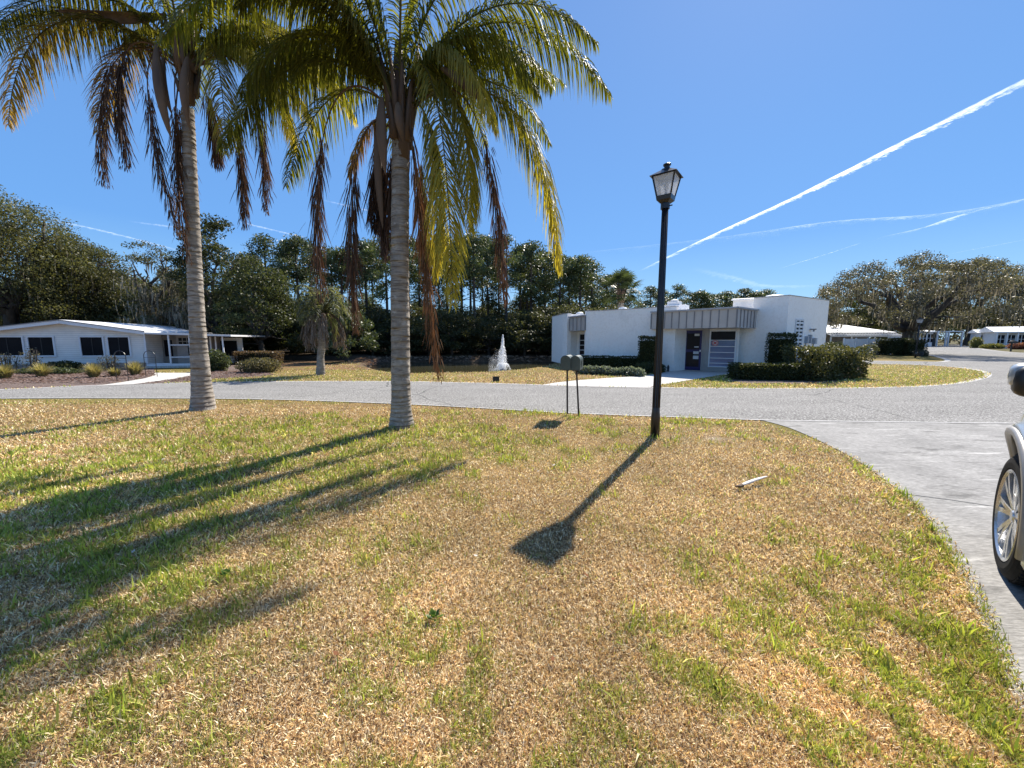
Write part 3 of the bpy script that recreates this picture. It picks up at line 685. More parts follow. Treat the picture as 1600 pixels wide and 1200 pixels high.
fr2 = [
 (0.3, (.5, 1.6), (2.2, 2.4), (3.55, .55), dict(L=.75, npair=190)),
 (-.6, (.6, 1.3), (1.9, 2.0), (3.1, .75), dict(L=.7, npair=175)),
 (1.2, (.6, 1.1), (1.8, 1.6), (2.6, .2), dict(L=.6)),
 (0.5, (.5, .6), (2.35, 1.75), (2.75, -2.35), dict(L=.68, npair=200, tip='lime')),
 (-.9, (.25, .9), (.9, 1.3), (.95, -3.1), dict(L=.62, npair=200, pal='mix', tip='lime')),
 (-.5, (.4, .7), (1.25, 1.0), (1.2, -1.9), dict(L=.6, npair=175, pal='mix', tip='lime')),
 (-.2, (.3, .5), (.75, .2), (.55, -2.6), dict(L=.52, npair=175, pal='mix', tip='lime')),
 (.2, (-.5, 1.1), (-1.9, 1.6), (-3.2, -.35), dict(L=.7, npair=190)),
 (-.8, (-.5, 1.5), (-2.1, 2.3), (-3.2, .6), dict(L=.7, npair=175)),
 (.9, (-.7, .9), (-1.7, 1.2), (-2.5, -.7), dict(L=.6)),
 (-.4, (-.4, 1.9), (-1.5, 2.8), (-2.6, 1.5), dict(L=.7)),
 (.6, (.1, 2.0), (.3, 3.2), (1.0, 3.6), dict(L=.6)),
 (-.5, (-.2, 2.0), (-.7, 3.1), (-1.5, 3.2), dict(L=.6)),
 (1.8, (.3, 1.3), (.9, 1.9), (1.3, .5), dict(L=.6)),
 (2.4, (-.2, 1.4), (-.6, 2.0), (-.8, .4), dict(L=.6)),
 (-1.6, (.2, 1.9), (.5, 2.8), (1.0, 2.0), dict(L=.6)),
 (-1.4, (-.3, 1.9), (-.8, 2.6), (-1.5, 1.7), dict(L=.6)),
 (2.0, (.6, 1.8), (1.6, 2.6), (2.2, 1.6), dict(L=.6)),
 (.1, (-.3, .15), (-.75, .0), (-.95, -.85), dict(L=.28, pal='gold', npair=60)),
]
dd2 = [
 (.1, (-.7, 1.05), (-1.65, .9), (-1.55, -2.95), dict(L=.52, npair=190, start=.42)),
 (-.2, (-.45, .1), (-.95, -.1), (-.82, -3.5), dict(npair=230, L=.45)),
 (.3, (-.2, 0), (-.5, -.2), (-.42, -2.2), dict(pal='ddark')),
 (.2, (-.15, 0), (-.3, -.6), (-.22, -1.9), dict(pal='dead')),
 (.35, (-.3, .1), (-.62, 0), (-.62, -1.7), dict(pal='ddark')),
 (-.25, (.25, .2), (.22, -.8), (.6, -4.35), dict(pal='rust', npair=230, L=.5, start=.12)),
 (.15, (.8, 1.0), (1.55, .9), (1.72, -3.0), dict(npair=230, L=.42, start=.42)),
 (.3, (.2, .1), (.3, -.8), (.28, -2.4), dict(pal='rust')),
]
sp2 = [((-.22, -.25, .2), (-.18, -.33, -1.0), .085), ((-.42, .1, .1), (-.38, .05, -1.75), .07), ((.75, -.3, .6), (1.5, -.35, .0), .075), ((.05, -.3, .1), (.12, -.3, -.5), .07)]
fr2 += [(-.3, (.5, 1.2), (1.5, 1.7), (2.3, .2), dict(L=.7, npair=170)), (.8, (.5, 1.6), (1.6, 2.2), (2.6, 1.0), dict(L=.75, npair=170)), (-.7, (.35, 1.0), (1.1, 1.3), (1.6, -.5), dict(L=.6, npair=160, tip='lime')), (-.1, (.3, 1.9), (1.2, 2.8), (2.1, 2.0), dict(L=.75, npair=160))]
rnd = random.Random(8)
for i in range(9):
    sx_ = rnd.choice((-1, 1)); R_ = rnd.uniform(1.8, 3.3); fr2.append((rnd.uniform(-1.8, 1.8), (sx_ * .4, rnd.uniform(1.0, 1.8)), (sx_ * R_ * .6, rnd.uniform(1.6, 2.7)), (sx_ * R_, rnd.uniform(-.1, 1.6)), dict(L=.7, npair=150, pal=rnd.choice(('green', 'dark', 'green')))))
queen_palm(b2, tp2, ([0, .03, .08, .2, .5, 1], [.235, .205, .178, .165, .155, .14]), h2, fr2, dd2, sp2,
           'big queen palm nearest the camera, yellow-green fronds over a grey ringed trunk', 3)
b1 = G(317, 640); D1 = b1[1]
tp1 = AT(293, 170, D1 - .2); h1 = AT(291, 112, D1 - .2)
fr1 = [
 (.1, (-1.2, 1.1), (-2.9, 1.7), (-4.15, .45), dict(L=.8, npair=190, pal='dark')),
 (-.5, (-1.0, 1.0), (-2.8, 1.5), (-3.25, -1.3), dict(L=.65, npair=190, pal='dark', tip='gold')),
 (.6, (-.9, .8), (-2.1, 1.2), (-2.6, -.9), dict(L=.6, pal='purp', tip='gold')),
 (-.3, (-.9, 1.5), (-2.2, 2.0), (-3.3, 1.3), dict(L=.7, pal='dark')),
 (.2, (1.0, 1.2), (2.3, 1.5), (3.4, -.8), dict(L=.8, npair=190, pal='mix', tip='lime')),
 (.1, (.7, .9), (1.7, .9), (2.1, -1.5), dict(L=.7, npair=190, pal='green', tip='lime')),
 (-.6, (.5, .8), (1.2, .7), (1.1, -1.9), dict(L=.55, pal='mix', tip='lime')),
 (-.7, (.8, 1.5), (2.4, 2.2), (3.9, .6), dict(L=.8, npair=190)),
 (.9, (.8, 1.3), (2.0, 1.8), (3.0, .2), dict(L=.7)),
 (-.2, (.7, .5), (1.9, .7), (2.7, -1.2), dict(L=.7, pal='green', tip='lime')),
 (.3, (.3, 1.9), (.8, 3.0), (1.8, 2.7), dict(L=.7)),
 (-.3, (-.3, 1.9), (-.8, 3.0), (-1.6, 2.7), dict(L=.7)),
 (1.8, (.2, 1.4), (.5, 2.0), (.8, .5), dict(L=.6)),
 (2.0, (-.4, 1.4), (-1.0, 1.9), (-1.5, .4), dict(L=.6)),
 (-1.8, (.3, 1.5), (.8, 2.1), (1.2, 1.0), dict(L=.6)),
 (-1.6, (-.3, 1.6), (-.8, 2.2), (-1.2, 1.2), dict(L=.6)),
]
dd1 = [
 (.2, (-1.0, .8), (-2.05, 1.1), (-2.2, -2.2), dict(pal='purp', npair=230, L=.5, start=.4)),
 (-.2, (-.7, .8), (-1.45, .9), (-1.25, -2.0), dict(pal='ddark', npair=230, L=.5, start=.35)),
 (-.4, (-.45, .6), (-.9, .3), (-.15, -3.4), dict(pal='purp', npair=200, L=.45, start=.3)),
 (.1, (-.3, .2), (-.5, 0), (-.25, -2.9), dict(pal='dead', npair=230)),
 (-.2, (-.1, 0), (-.35, -1.2), (-.2, -3.9), dict(pal='dead', npair=190, L=.35)),
 (.3, (.5, .5), (.95, .5), (.75, -3.05), dict(pal='dead', npair=230, L=.45, start=.45)),
 (.1, (.9, .7), (1.6, .5), (1.38, -2.8), dict(pal='dead', npair=230, L=.4, start=.45)),
 (.2, (.2, .2), (.4, -.5), (.35, -1.8), dict(pal='dead')),
]
sp1 = [((-.3, -.3, .3), (-.15, -.35, -1.5), .10), ((-.35, -.1, .2), (-.3, -.1, -.9), .07), ((.25, -.25, .1), (.2, -.3, -1.3), .09), ((-.15, -.2, .9), (-2.2, -.4, .85), .11)]
for i in range(7):
    sx_ = rnd.choice((-1, 1, 1, 1, 1)); R_ = rnd.uniform(1.8, 3.6); fr1.append((rnd.uniform(-1.8, 1.8), (sx_ * .4, rnd.uniform(.9, 1.7)), (sx_ * R_ * .6, rnd.uniform(1.4, 2.4)), (sx_ * R_, rnd.uniform(-.3, 1.5)), dict(L=.7, npair=150, pal=rnd.choice(('green', 'dark', 'green')))))
queen_palm(b1, tp1, ([0, .03, .08, .15, .3, .6, 1], [.255, .225, .195, .175, .15, .13, .11]), h1, fr1, dd1, sp1,
           'left tall queen palm beside the road with brown drooping fronds and a swollen base', 5)

# ---- pindo palm by the pond: grey arching fronds and a dead skirt
pb = G(501, 585.5)
root = empty('pindo_palm', (pb[0], pb[1], 0), 0, 'small grey-green palm with a shaggy dead skirt standing before the pond', 'palm tree')
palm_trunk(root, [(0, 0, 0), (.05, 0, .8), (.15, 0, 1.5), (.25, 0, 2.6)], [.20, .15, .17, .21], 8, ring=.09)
PAL['pin'] = ((.085, .105, .075), (.16, .18, .12)); PAL['skirt'] = ((.12, .105, .09), (.22, .19, .16)); PAL['lime2'] = ((.17, .19, .05), (.25, .25, .07))
rnd = random.Random(4); Hh = Vector((.25, 0, 2.75))
for i in range(26):
    a_ = i * 2.4; o = Vector((math.cos(a_), math.sin(a_), 0)); e = .15 + .9 * ((i * 7) % 26) / 26; r_ = rnd.uniform(.85, 1.2)
    frond(root, [Hh, Hh + o * r_ * .45 + Vector((0, 0, 1.6 * e)), Hh + o * r_ * 1.0 + Vector((0, 0, 1.7 * e)), Hh + o * r_ * 1.15 + Vector((0, 0, -.8 + 1.4 * e))], 900 + i, pal='pin', npair=36, L=.36, w=.035, rr=.03, droop=.35)
for i in range(20):
    a_ = i * 1.9; o = Vector((math.cos(a_), math.sin(a_), 0)); r_ = rnd.uniform(.5, .95)
    frond(root, [Hh, Hh + o * r_ * .8 + Vector((0, 0, .3)), Hh + o * r_ * 1.1 + Vector((0, 0, -.5)), Hh + o * r_ + Vector((0, 0, rnd.uniform(-1.7, -1.1)))], 950 + i, pal='lime2' if i == 3 else 'skirt', tight=.6, npair=40, L=.4, w=.035, rr=.03, name='dead_frond')

# ---- cabbage palm behind the office
pos = Vector((XT(968, 29), 29, 0)); zc = ZT(968, 452, 29)
root = empty('cabbage_palm', pos, 0, 'dark fan-leaved cabbage palm rising behind the white office', 'palm tree')
palm_trunk(root, [(0, 0, 0), (0, 0, zc - .5)], [.22, .2], 12, ring=.2)
boots(root, (0, 0, zc - .4), .8, 5, r=.3, n=22)
rnd = random.Random(21)
for i in range(38):
    a_ = i * 2.39996; el = R(-35 + 115 * ((i * 11) % 38) / 38); L_ = rnd.uniform(.85, 1.25)
    d = Vector((math.cos(a_) * math.cos(el), math.sin(a_) * math.cos(el), math.sin(el))); c0 = Vector((0, 0, zc - .2)); c1_ = c0 + d * L_
    sd = d.cross(Vector((0, 0, 1))).normalized(); upv = sd.cross(d); mb = MB(); mb.tube([c0, c0.lerp(c1_, .6) + Vector((0, 0, .06)), c1_], [.03, .02, .015], 4)
    Q = []; K_ = 17
    for k in range(K_):
        ph = R(-115 + 230 * k / (K_ - 1)); dd = (d * math.cos(ph) + sd * math.sin(ph) + upv * .25).normalized(); l_ = .95 * (1 - .25 * abs(ph) / 2) * rnd.uniform(.85, 1.1)
        pw = dd.cross(upv).normalized() * .045; mid = c1_ + dd * l_ * .55; tipp = c1_ + dd * l_ + Vector((0, 0, -.28 * l_))
        Q.append([c1_ - pw * .3, c1_ + pw * .3, mid + pw, mid - pw]); Q.append([mid - pw, mid + pw, tipp + pw * .1, tipp - pw * .1])
    Q = np.array([[tuple(p) for p in q] for q in Q]); nv = len(Q) * 4
    V = np.concatenate([Q.reshape(-1, 3), np.array([tuple(p) for p in mb.v])]); Fc = np.concatenate([np.arange(nv).reshape(-1, 4), np.array([f for f in mb.f if len(f) == 4]) + nv])
    g_ = rnd.uniform(.8, 1.3); link('fan_frond', npmesh('fan', V, Fc, np.broadcast_to(np.array((.055, .075, .03)) * g_, (len(V), 3))), M['leaf'], root)
# ================================================================ office
def V2(t): return Vector((t[0], t[1]))
def Wp(px, py, H):                     # ground point whose vertical reaches pixel row py at height H
    r = ray(px, py); t = (H - HC) / r[2]; return Vector((r[0] * t, r[1] * t))
def offset_chain(pts, d):
    out_ = []
    for i, p in enumerate(pts):
        a_ = pts[max(i - 1, 0)]; b_ = pts[min(i + 1, len(pts) - 1)]
        n1 = None; n2 = None
        if i > 0: e = (p - a_).normalized(); n1 = Vector((-e.y, e.x))
        if i < len(pts) - 1: e = (b_ - p).normalized(); n2 = Vector((-e.y, e.x))
        n = n1 if n2 is None else (n2 if n1 is None else (n1 + n2).normalized())
        k = 1.0 if (n1 is None or n2 is None) else 1 / max(.4, n.dot(n1))
        out_.append(p + n * d * k)
    return out_
def chain_wall(mb, pts, t0, t1, z0, z1, mi=0):
    """vertical slab along a chain of points, from offset t0 to t1 (to the left of travel)"""
    a_ = offset_chain(pts, t0); b_ = offset_chain(pts, t1)
    for i in range(len(pts) - 1): mb.prism([tuple(a_[i]), tuple(a_[i + 1]), tuple(b_[i + 1]), tuple(b_[i])], z0, z1, mi)
HB = 3.62
A_ = Wp(1293, 470, HB); B_ = Wp(1232, 462, HB); C_ = Wp(1181, 466, HB); HL = 3.30
P_ = V2(G(1053, 580)); 
def on_line(p, d, px):   # point on p+t d with x/y of the pixel column near horizon
    r = ray(px, 560); k = r[0] / r[1]; t = (k * p.y - p.x) / (d.x - k * d.y); return p + d * t
dBC = (C_ - B_).normalized(); D_ = on_line(B_, dBC, 1150.5)
Rr = Wp(918, 487, HL); Q_ = on_line(P_, (Rr - P_).normalized(), 936); R_ = on_line(P_, (Rr - P_).normalized(), 921) + Vector((-.05, -.25)); S_ = R_ + Vector((-.27, -.02))
T_ = Wp(888, 490, HL); T2 = Wp(881, 491, HL); U_ = Wp(864, 495, HL)
n2 = Vector((.853, .522))
J_ = P_ + n2 * .95; E_ = on_line(J_, Vector((.82, -.57)), 1153)
J2 = T_ + n2 * .8; E2 = on_line(J2, Vector((.83, -.55)), 917)
back = Vector((.35, .94))
foot = [U_, T2, T_, J2, E2, S_ + Vector((.1, .25)), R_, Q_, P_, J_, E_, D_ + Vector((.15, .2)), B_, A_, A_ + Vector((-3, 5.5)), U_ + Vector((3, 4))]
office = empty('office_building', (float(B_.x), float(B_.y), 0), 0, 'low white stucco building with grey panelled canopies and a dark blue door', 'building')
OO = Vector((B_.x, B_.y)); 
def L2(p): return (p[0] - OO.x, p[1] - OO.y)
def LP(ps): return [Vector(L2(p)) for p in ps]
mb = MB(); inner = offset_chain([Vector(p) for p in foot] + [foot[0]], .0)[:-1]
mb.prism([L2(p) for p in inner], 0, 2.86)
for ch in ([U_, T2, T_], [S_, R_, Q_, P_]): chain_wall(mb, LP(ch), -.06, .22, 0, HL)
chain_wall(mb, LP([C_ + dBC * .05, B_, A_, A_ + Vector((-3, 5.5))]), -.06, .22, 0, HB)
chain_wall(mb, LP([D_, C_ + dBC * .05]), -.06, .22, 0, 3.1)
chain_wall(mb, LP([U_ + Vector((3, 4)), U_]), -.06, .22, 0, HL)
mb.build('wall', M['stucco'], office)
M['cap'] = surf('cap', (.5, .5, .5), (.3, .3, .3), scale=4)
for ch, H_ in (([U_, T2, T_], HL), ([S_, R_, Q_, P_], HL), ([C_ + dBC * .05, B_, A_], HB)):
    mb = MB(); chain_wall(mb, LP(ch), -.08, .24, H_ + .002, H_ + .035); mb.build('parapet_cap', M['cap'], office)
# canopies
CR = Vector(AT(1152, 482, 17.0).xy); CL = Vector(AT(1018, 490, 20.0).xy); CW = on_line(C_, dBC * -1, 1178) + Vector((0, .0))
ct = 3.02; cb = 2.17
def canopy(poly, front, name='canopy', side=None):
    mb = MB(); mb.prism([L2(p) for p in poly], cb, ct); c_ = mb.build(name, M['grey_panel'], office)
    ribs = MB(); 
    for (a, b_, n) in front:
        a = Vector(L2(a)); b_ = Vector(L2(b_)); e = (b_ - a).normalized(); nn = Vector((-e.y, e.x))
        if nn.dot(-(a + OO)) < 0: nn = -nn
        for i in range(n + 1):
            p = a.lerp(b_, i / n) + nn * .018; ribs.box((p.x, p.y, (cb + ct) / 2 - .01), (.035, .04, ct - cb - .06), math.atan2(e.y, e.x))
    ribs.build('rib', M['grey_trim'], c_)
    cap = MB()
    for (a, b_, n) in front:
        a = Vector(L2(a)); b_ = Vector(L2(b_)); e = (b_ - a).normalized(); nn = Vector((-e.y, e.x))
        if nn.dot(-(a + OO)) < 0: nn = -nn
        a2 = a + nn * .03 - e * .03; b2_ = b_ + nn * .03 + e * .03
        cap.bar((a2.x, a2.y, ct + .03), (b2_.x, b2_.y, ct + .03), .12, .07); 
    cap.build('trim', surf('canopy_cap', (.42, .42, .44), rough=.4), c_)
    return c_
canopy([CL, CR, CW, on_line(CW, n2, 1185) + Vector((.3, 1.6)), E_ + Vector((.6, .6)), J_ + Vector((.2, .4)), P_ + Vector((-.15, .45)), CL + Vector((.22, .35))], [(CL, CR, 11), (CR, CW, 6), (CL + Vector((.22, .3)), CL, 1)])
C2a = Vector(AT(890, 501, T_.y - .35).xy); C2b = on_line(C2a, (S_ - T_).normalized(), 913.5)
canopy([C2a, C2b, E2 + Vector((.5, .7)), J2 + Vector((.1, .6)), T_ + Vector((.1, .1))], [(C2a, C2b, 4)])
# door wall: door, panel, window
dW = (E_ - J_); Lw = dW.length; eW = dW.normalized(); nW = Vector((eW.y, -eW.x)); nW = nW if nW.dot(-J_) > 0 else -nW
JO = J_ + nW * .002; aW = math.atan2(eW.y, eW.x)
def wpt(s, off=0.0, z=0.0): p = J_ + eW * s + nW * off; q = L2(p); return (q[0], q[1], z)
def wbox(mb, s0, s1, z0, z1, o0, o1, mi=0):
    c_ = wpt((s0 + s1) / 2, (o0 + o1) / 2, (z0 + z1) / 2); mb.box(c_, (s1 - s0, abs(o1 - o0), z1 - z0), aW, mi)
def s_at(px, base=None): 
    p = on_line(J_, eW, px); return (p - J_).dot(eW)
s0, s1, s2, s3 = s_at(1068.5), s_at(1095.5), s_at(1107), s_at(1148)
mb = MB(); wbox(mb, s0, s1, .04, 2.10, 0, .05); door = mb.build('door', M['navy_door'], office)
mb = MB(); wbox(mb, s0 + .12, s1 - .10, 1.12, 1.95, .05, .056); wbox(mb, s0 + .12, s1 - .1, .22, .98, .05, .056); mb.build('pane', M['dark_glass'], door)
mb = MB(); wbox(mb, s1 - .36, s1 - .13, 1.82, 1.93, .058, .062); wbox(mb, s1 - .34, s1 - .14, 1.22, 1.28, .058, .062); wbox(mb, s1 - .38, s1 - .12, .88, 1.02, .058, .062); wbox(mb, s1 - .38, s1 - .12, .62, .8, .058, .062); mb.build('notice', M['paper'], door)
mb = MB(); wbox(mb, s1 - .08, s1 - .03, 1.0, 1.1, .05, .11); mb.build('handle', M['white_metal'], door)
mb = MB(); wbox(mb, s0 - .04, s0, 0.02, 2.14, 0, .07); wbox(mb, s1, s1 + .05, 0.02, 2.14, 0, .07); wbox(mb, s0, s1, 2.10, 2.14, 0, .07); mb.build('door_frame', M['tan_panel'], office)
mb = MB(); wbox(mb, s1 + .05, s2 - .02, .02, 2.16, 0, .03); wbox(mb, s2 - .02, Lw, .02, .22, 0, .03); wbox(mb, s1 + .13, s1 + .16, .02, 2.15, .03, .045); mb.build('panel', M['tan_panel'], office)
mb = MB(); zb, zt = .24, 2.10
wbox(mb, s2, s2 + .06, zb, zt, 0, .07); wbox(mb, s3 - .03, s3 + .03, zb, zt, 0, .07); wbox(mb, s2, s3, zt - .06, zt, 0, .066); wbox(mb, s2, s3, zb, zb + .05, 0, .066)
for z_ in (1.60, 1.29, .99, .70, .44): wbox(mb, s2 + .06, s3 - .03, z_ - .018, z_ + .018, 0, .05)
win = mb.build('window', M['white_metal'], office)
mb = MB(); wbox(mb, s2 + .06, s3 - .03, 1.62, zt - .06, 0, .02); mb.build('pane', M['dark_glass'], win)
mb = MB(); wbox(mb, s2 + .06, s3 - .03, zb + .05, 1.58, 0, .02); mb.build('pane', M['blue_blind'], win)
# round red and white sign
cen_ = Vector(wpt(s2 + .27, .07, 1.46)); Mx = Matrix.Rotation(aW, 3, 'Z') @ Matrix.Rotation(R(90), 3, 'X')
mb = MB(); mb.lathe([(0, 0), (.15, 0), (.15, .012), (0, .012)], 28, cen_, 0, Mx); sg = mb.build('sign', M['paper'], office)
mb = MB(); mb.lathe([(.115, .014), (.145, .014), (.145, .016), (.115, .016)], 28, cen_, 0, Mx)
for rz_ in (45, -45):
    Mr = Mx @ Matrix.Rotation(R(rz_), 3, 'Z'); vs = [cen_ + Mr @ Vector(p) for p in ((-.09, -.022, .0145), (.09, -.022, .0145), (.09, .022, .0145), (-.09, .022, .0145))] 
    if rz_ < 0: vs = [cen_ + Mr @ Vector(p) for p in ((-.09, -.022, .0165), (.09, -.022, .0165), (.09, .022, .0165), (-.09, .022, .0165))]
    mb.add(vs, [(0, 1, 2, 3)])
mb.build('emblem', M['red'], sg)
# small rear window
e2 = (E2 - J2).normalized(); q_a = on_line(J2, e2, 905); 
mb = MB(); a3 = Vector(L2(q_a)); b3 = Vector(L2(E2)); nn = Vector((e2.y, -e2.x)); nn = nn if nn.dot(-J2) > 0 else -nn
def w2(mb, t0, t1, z0, z1, o): 
    p = a3.lerp(b3, (t0 + t1) / 2) + nn * (o / 2); mb.box((p.x, p.y, (z0 + z1) / 2), ((b3 - a3).length * (t1 - t0), o, z1 - z0), math.atan2(e2.y, e2.x))
w2(mb, 0, 1, .3, 2.0, .02); w = mb.build('window', M['dark_glass'], office); mb = MB()
for z_ in (.3, .62, .94, 1.26, 1.58, 1.98): w2(mb, .06, 1, z_ - .02, z_ + .02, .05)
w2(mb, 0, .07, .28, 2.02, .06); mb.build('frame', M['white_metal'], w)
# lattice block column on the right wall
eA = (A_ - B_).normalized(); nA = Vector((eA.y, -eA.x)); nA = nA if nA.dot(-B_) > 0 else -nA; aA = math.atan2(eA.y, eA.x)
def sA(px): return (on_line(B_, eA, px) - B_).dot(eA)
def abox(mb, s0, s1, z0, z1, o0, o1):
    p = B_ + eA * (s0 + s1) / 2 + nA * (o0 + o1) / 2; q = L2(p); mb.box((q[0], q[1], (z0 + z1) / 2), (s1 - s0, abs(o1 - o0), z1 - z0), aA)
x0, x1 = sA(1236), sA(1246.5); mb = MB(); abox(mb, x0, x1, .2, 2.55, .061, .064); dk = mb.build('painted_recess', M['dark_glass'], office)  # near-black sheet on the wall paints the shade inside the block holes
mb = MB(); abox(mb, x0 - .04, x0, .2, 2.6, .061, .11); abox(mb, x1, x1 + .05, .2, 2.6, .061, .11); abox(mb, x0, x1, 2.52, 2.6, .061, .11); xm = (x0 + x1) / 2
abox(mb, xm - .03, xm + .03, .2, 2.52, .064, .105)
for i in range(13): z_ = .28 + i * .178; abox(mb, x0, x1, z_ - .045, z_ + .045, .064, .10)
mb.build('block', M['white_paint'], dk)
mb = MB()
for px_, z_, w_, h_ in ((1252, 1.62, .14, .34), (1257, 1.66, .12, .42), (1264, 1.56, .22, .3)): s = sA(px_); abox(mb, s, s + w_, z_ - h_ / 2, z_ + h_ / 2, .061, .2)
s = sA(1254); abox(mb, s, s + .03, .3, 1.5, .061, .09); abox(mb, sA(1266), sA(1266) + .03, .3, 1.5, .061, .09)
mb.build('meter_box', surf('meter_grey', (.42, .43, .45), (.3, .31, .33), scale=6), office)
mb = MB(); s = sA(1258.5); abox(mb, s, s + .14, 2.1, 2.16, .061, .3); abox(mb, s, s + .05, 2.02, 2.1, .2, .26); mb.build('wall_lamp', M['grey_trim'], office)
# things on the roof
def on_roof(px, py, d): p = AT(px, py, d); return p
p = on_roof(973, 487, 24.5); r_ = tag(MB().build('roof_vent', M['white_paint']) , 'round white vent cap on the office roof left of the lamp post', 'roof vent')
bpy.data.objects.remove(r_); mb = MB(); mb.lathe([(0, .0), (.22, 0), (.22, 1.05), (.29, 1.06), (.29, 1.2), (.2, 1.3), (0, 1.33)], 20); zt_ = ZT(973, 479.5, 24.5)
o = mb.build('roof_vent', M['white_paint'], smooth=False); o.location = (p.x, 24.5, zt_ - 1.33); tag(o, 'round white vent cap on the office roof left of the lamp post', 'roof vent')
d_ = 24.0; p = AT(1056, 486, d_); za = ZT(1056, 477.5, d_)
ac = empty('air_conditioner', (p.x, d_, 2.86), R(-35), 'boxy white rooftop air conditioner right of the lamp post', 'air conditioner')
mb = MB(); mb.box((0, 0, (za - 2.86) / 2), (1.35, 1.0, za - 2.86)); mb.build('casing', M['white_metal'], ac, bevel=.02)
mb = MB(); mb.box((-.1, 0, za - 2.86 + .12), (.75, .6, .24)); mb.lathe([(.2, 0), (.25, .1), (.1, .14)], 14, (-.1, 0, za - 2.86 + .24)); mb.build('cowl', M['white_paint'], ac, bevel=.02)
d_ = 20.6; p = AT(1167, 482, d_); za = ZT(1167, 468.5, d_)
ac = empty('roof_unit', (p.x, d_, 2.86), R(-35), 'white slanted-top box behind the canopy beside the tall wall', 'roof unit')
mb = MB(); mb.box((0, 0, (za - 2.86) / 2), (1.25, .8, za - 2.86)); mb.build('casing', M['white_paint'], ac, bevel=.02); mb = MB(); mb.box((0, -.03, za - 2.86 + .04), (1.4, .95, .08), tilt=Matrix.Rotation(R(6), 3, 'X')); mb.build('lid', M['white_metal'], ac)
d_ = 27; p = AT(900, 496, d_); za = ZT(900, 491.5, d_)
ac = empty('roof_unit', (p.x, d_, 2.86), R(-30), 'low white unit on the far left end of the office roof', 'roof unit')
mb = MB(); mb.box((0, 0, (za - 2.86) / 2), (1.1, .9, za - 2.86)); mb.build('casing', M['white_metal'], ac, bevel=.02); mb = MB(); mb.ball((.35, -.2, za - 2.86), (.28, .28, .16)); mb.build('cowl', M['white_paint'], ac, smooth=True)
d_ = 21.5; p = AT(1211, 463, d_); za = ZT(1211, 460.5, d_); mb = MB(); mb.lathe([(.55, 0), (.55, za - 3.0), (.4, za - 2.9), (0, za - 2.86)], 24)
o = mb.build('roof_dome', M['white_metal'], smooth=True); o.location = (p.x, d_, 2.86); tag(o, 'low white dome peeping over the tall right wall of the office', 'roof vent')
mb = MB(); q = on_line(P_, (Rr - P_).normalized(), 1050.0); mb.lathe([(.05, 0), (.06, .25), (.02, .35)], 8); o = mb.build('path_light', M['dark_box']); o.location = (P_.x - .45, P_.y - .35, 0); tag(o, 'tiny dark path light at the wall left of the blue door', 'garden light')

# ================================================================ house on the left
hp = V2((XT(105, 20.7), 20.7)); hc = V2((XT(226, 21.7, 520), 21.7)); eH = (hc - hp).normalized(); Lh = (hc - hp).length; nH = Vector((eH.y, -eH.x)); bk = -nH
house = empty('bungalow', (hp.x, hp.y, 0), math.atan2(eH.y, eH.x), 'long white bungalow with dark windows and a screened porch', 'house')
# local frame: x along the gable wall, y away from camera, origin under the ridge
ze = ZT(222, 520, 21.7); zr = ZT(105, 503.5, 20.7); Dp = 14.0; zel = ze
mb = MB(); mb.add([(-Lh, 0, 0), (Lh, 0, 0), (Lh, 0, ze), (0, 0, zr), (-Lh, 0, ze), (-Lh, Dp, 0), (Lh, Dp, 0), (Lh, Dp, ze), (0, Dp, zr), (-Lh, Dp, ze)],
       [(0, 1, 2, 3, 4), (9, 8, 7, 6, 5), (1, 6, 7, 2), (5, 0, 4, 9), (2, 7, 8, 3), (4, 3, 8, 9)]); mb.build('wall', M['siding'], house)
mb = MB(); mb.box((0, -.02, .16), (2 * Lh + .02, .04, .32)); mb.build('foundation', surf('skirt', (.3, .27, .25), (.2, .18, .17), scale=8, rough=.9), house)
mb = MB(); ov = .35; sl = (zr - ze) / Lh
for s_ in (-1, 1):
    a0 = (0, zr + .03); a1 = (s_ * (Lh + .18), ze + .03 - sl * .18)
    mb.add([(a0[0], -ov, a0[1]), (a1[0], -ov, a1[1]), (a1[0], Dp, a1[1]), (a0[0], Dp, a0[1]), (a0[0], -ov, a0[1] + .1), (a1[0], -ov, a1[1] + .1), (a1[0], Dp, a1[1] + .1), (a0[0], Dp, a0[1] + .1)],
           [(0, 1, 2, 3), (7, 6, 5, 4), (0, 4, 5, 1), (1, 5, 6, 2), (2, 6, 7, 3)])
roof = mb.build('roof', M['roof_white'], house)
mb = MB()
for s_ in (-1, 1): mb.bar((0, -ov - .02, zr + .005), (s_ * (Lh + .18), -ov - .02, ze + .005 - sl * .18), .04, .17)
mb.build('fascia', M['white_metal'], roof)
mb = MB()
for s_ in (-1, 1): mb.bar((0, -ov - .045, zr + .11), (s_ * (Lh + .2), -ov - .045, ze + .11 - sl * .18), .05, .035)
mb.build('gutter', M['grey_trim'], roof)
def hx(px, yy=0.0):
    r = ray(px, 545); k = r[0] / r[1]; o = hp + bk * yy; t = (k * o.y - o.x) / (eH.x - k * eH.y); return t
def hz_(px, py, yy=0.0): p = hp + eH * hx(px, yy) + bk * yy; return ZT(px, py, p.y)
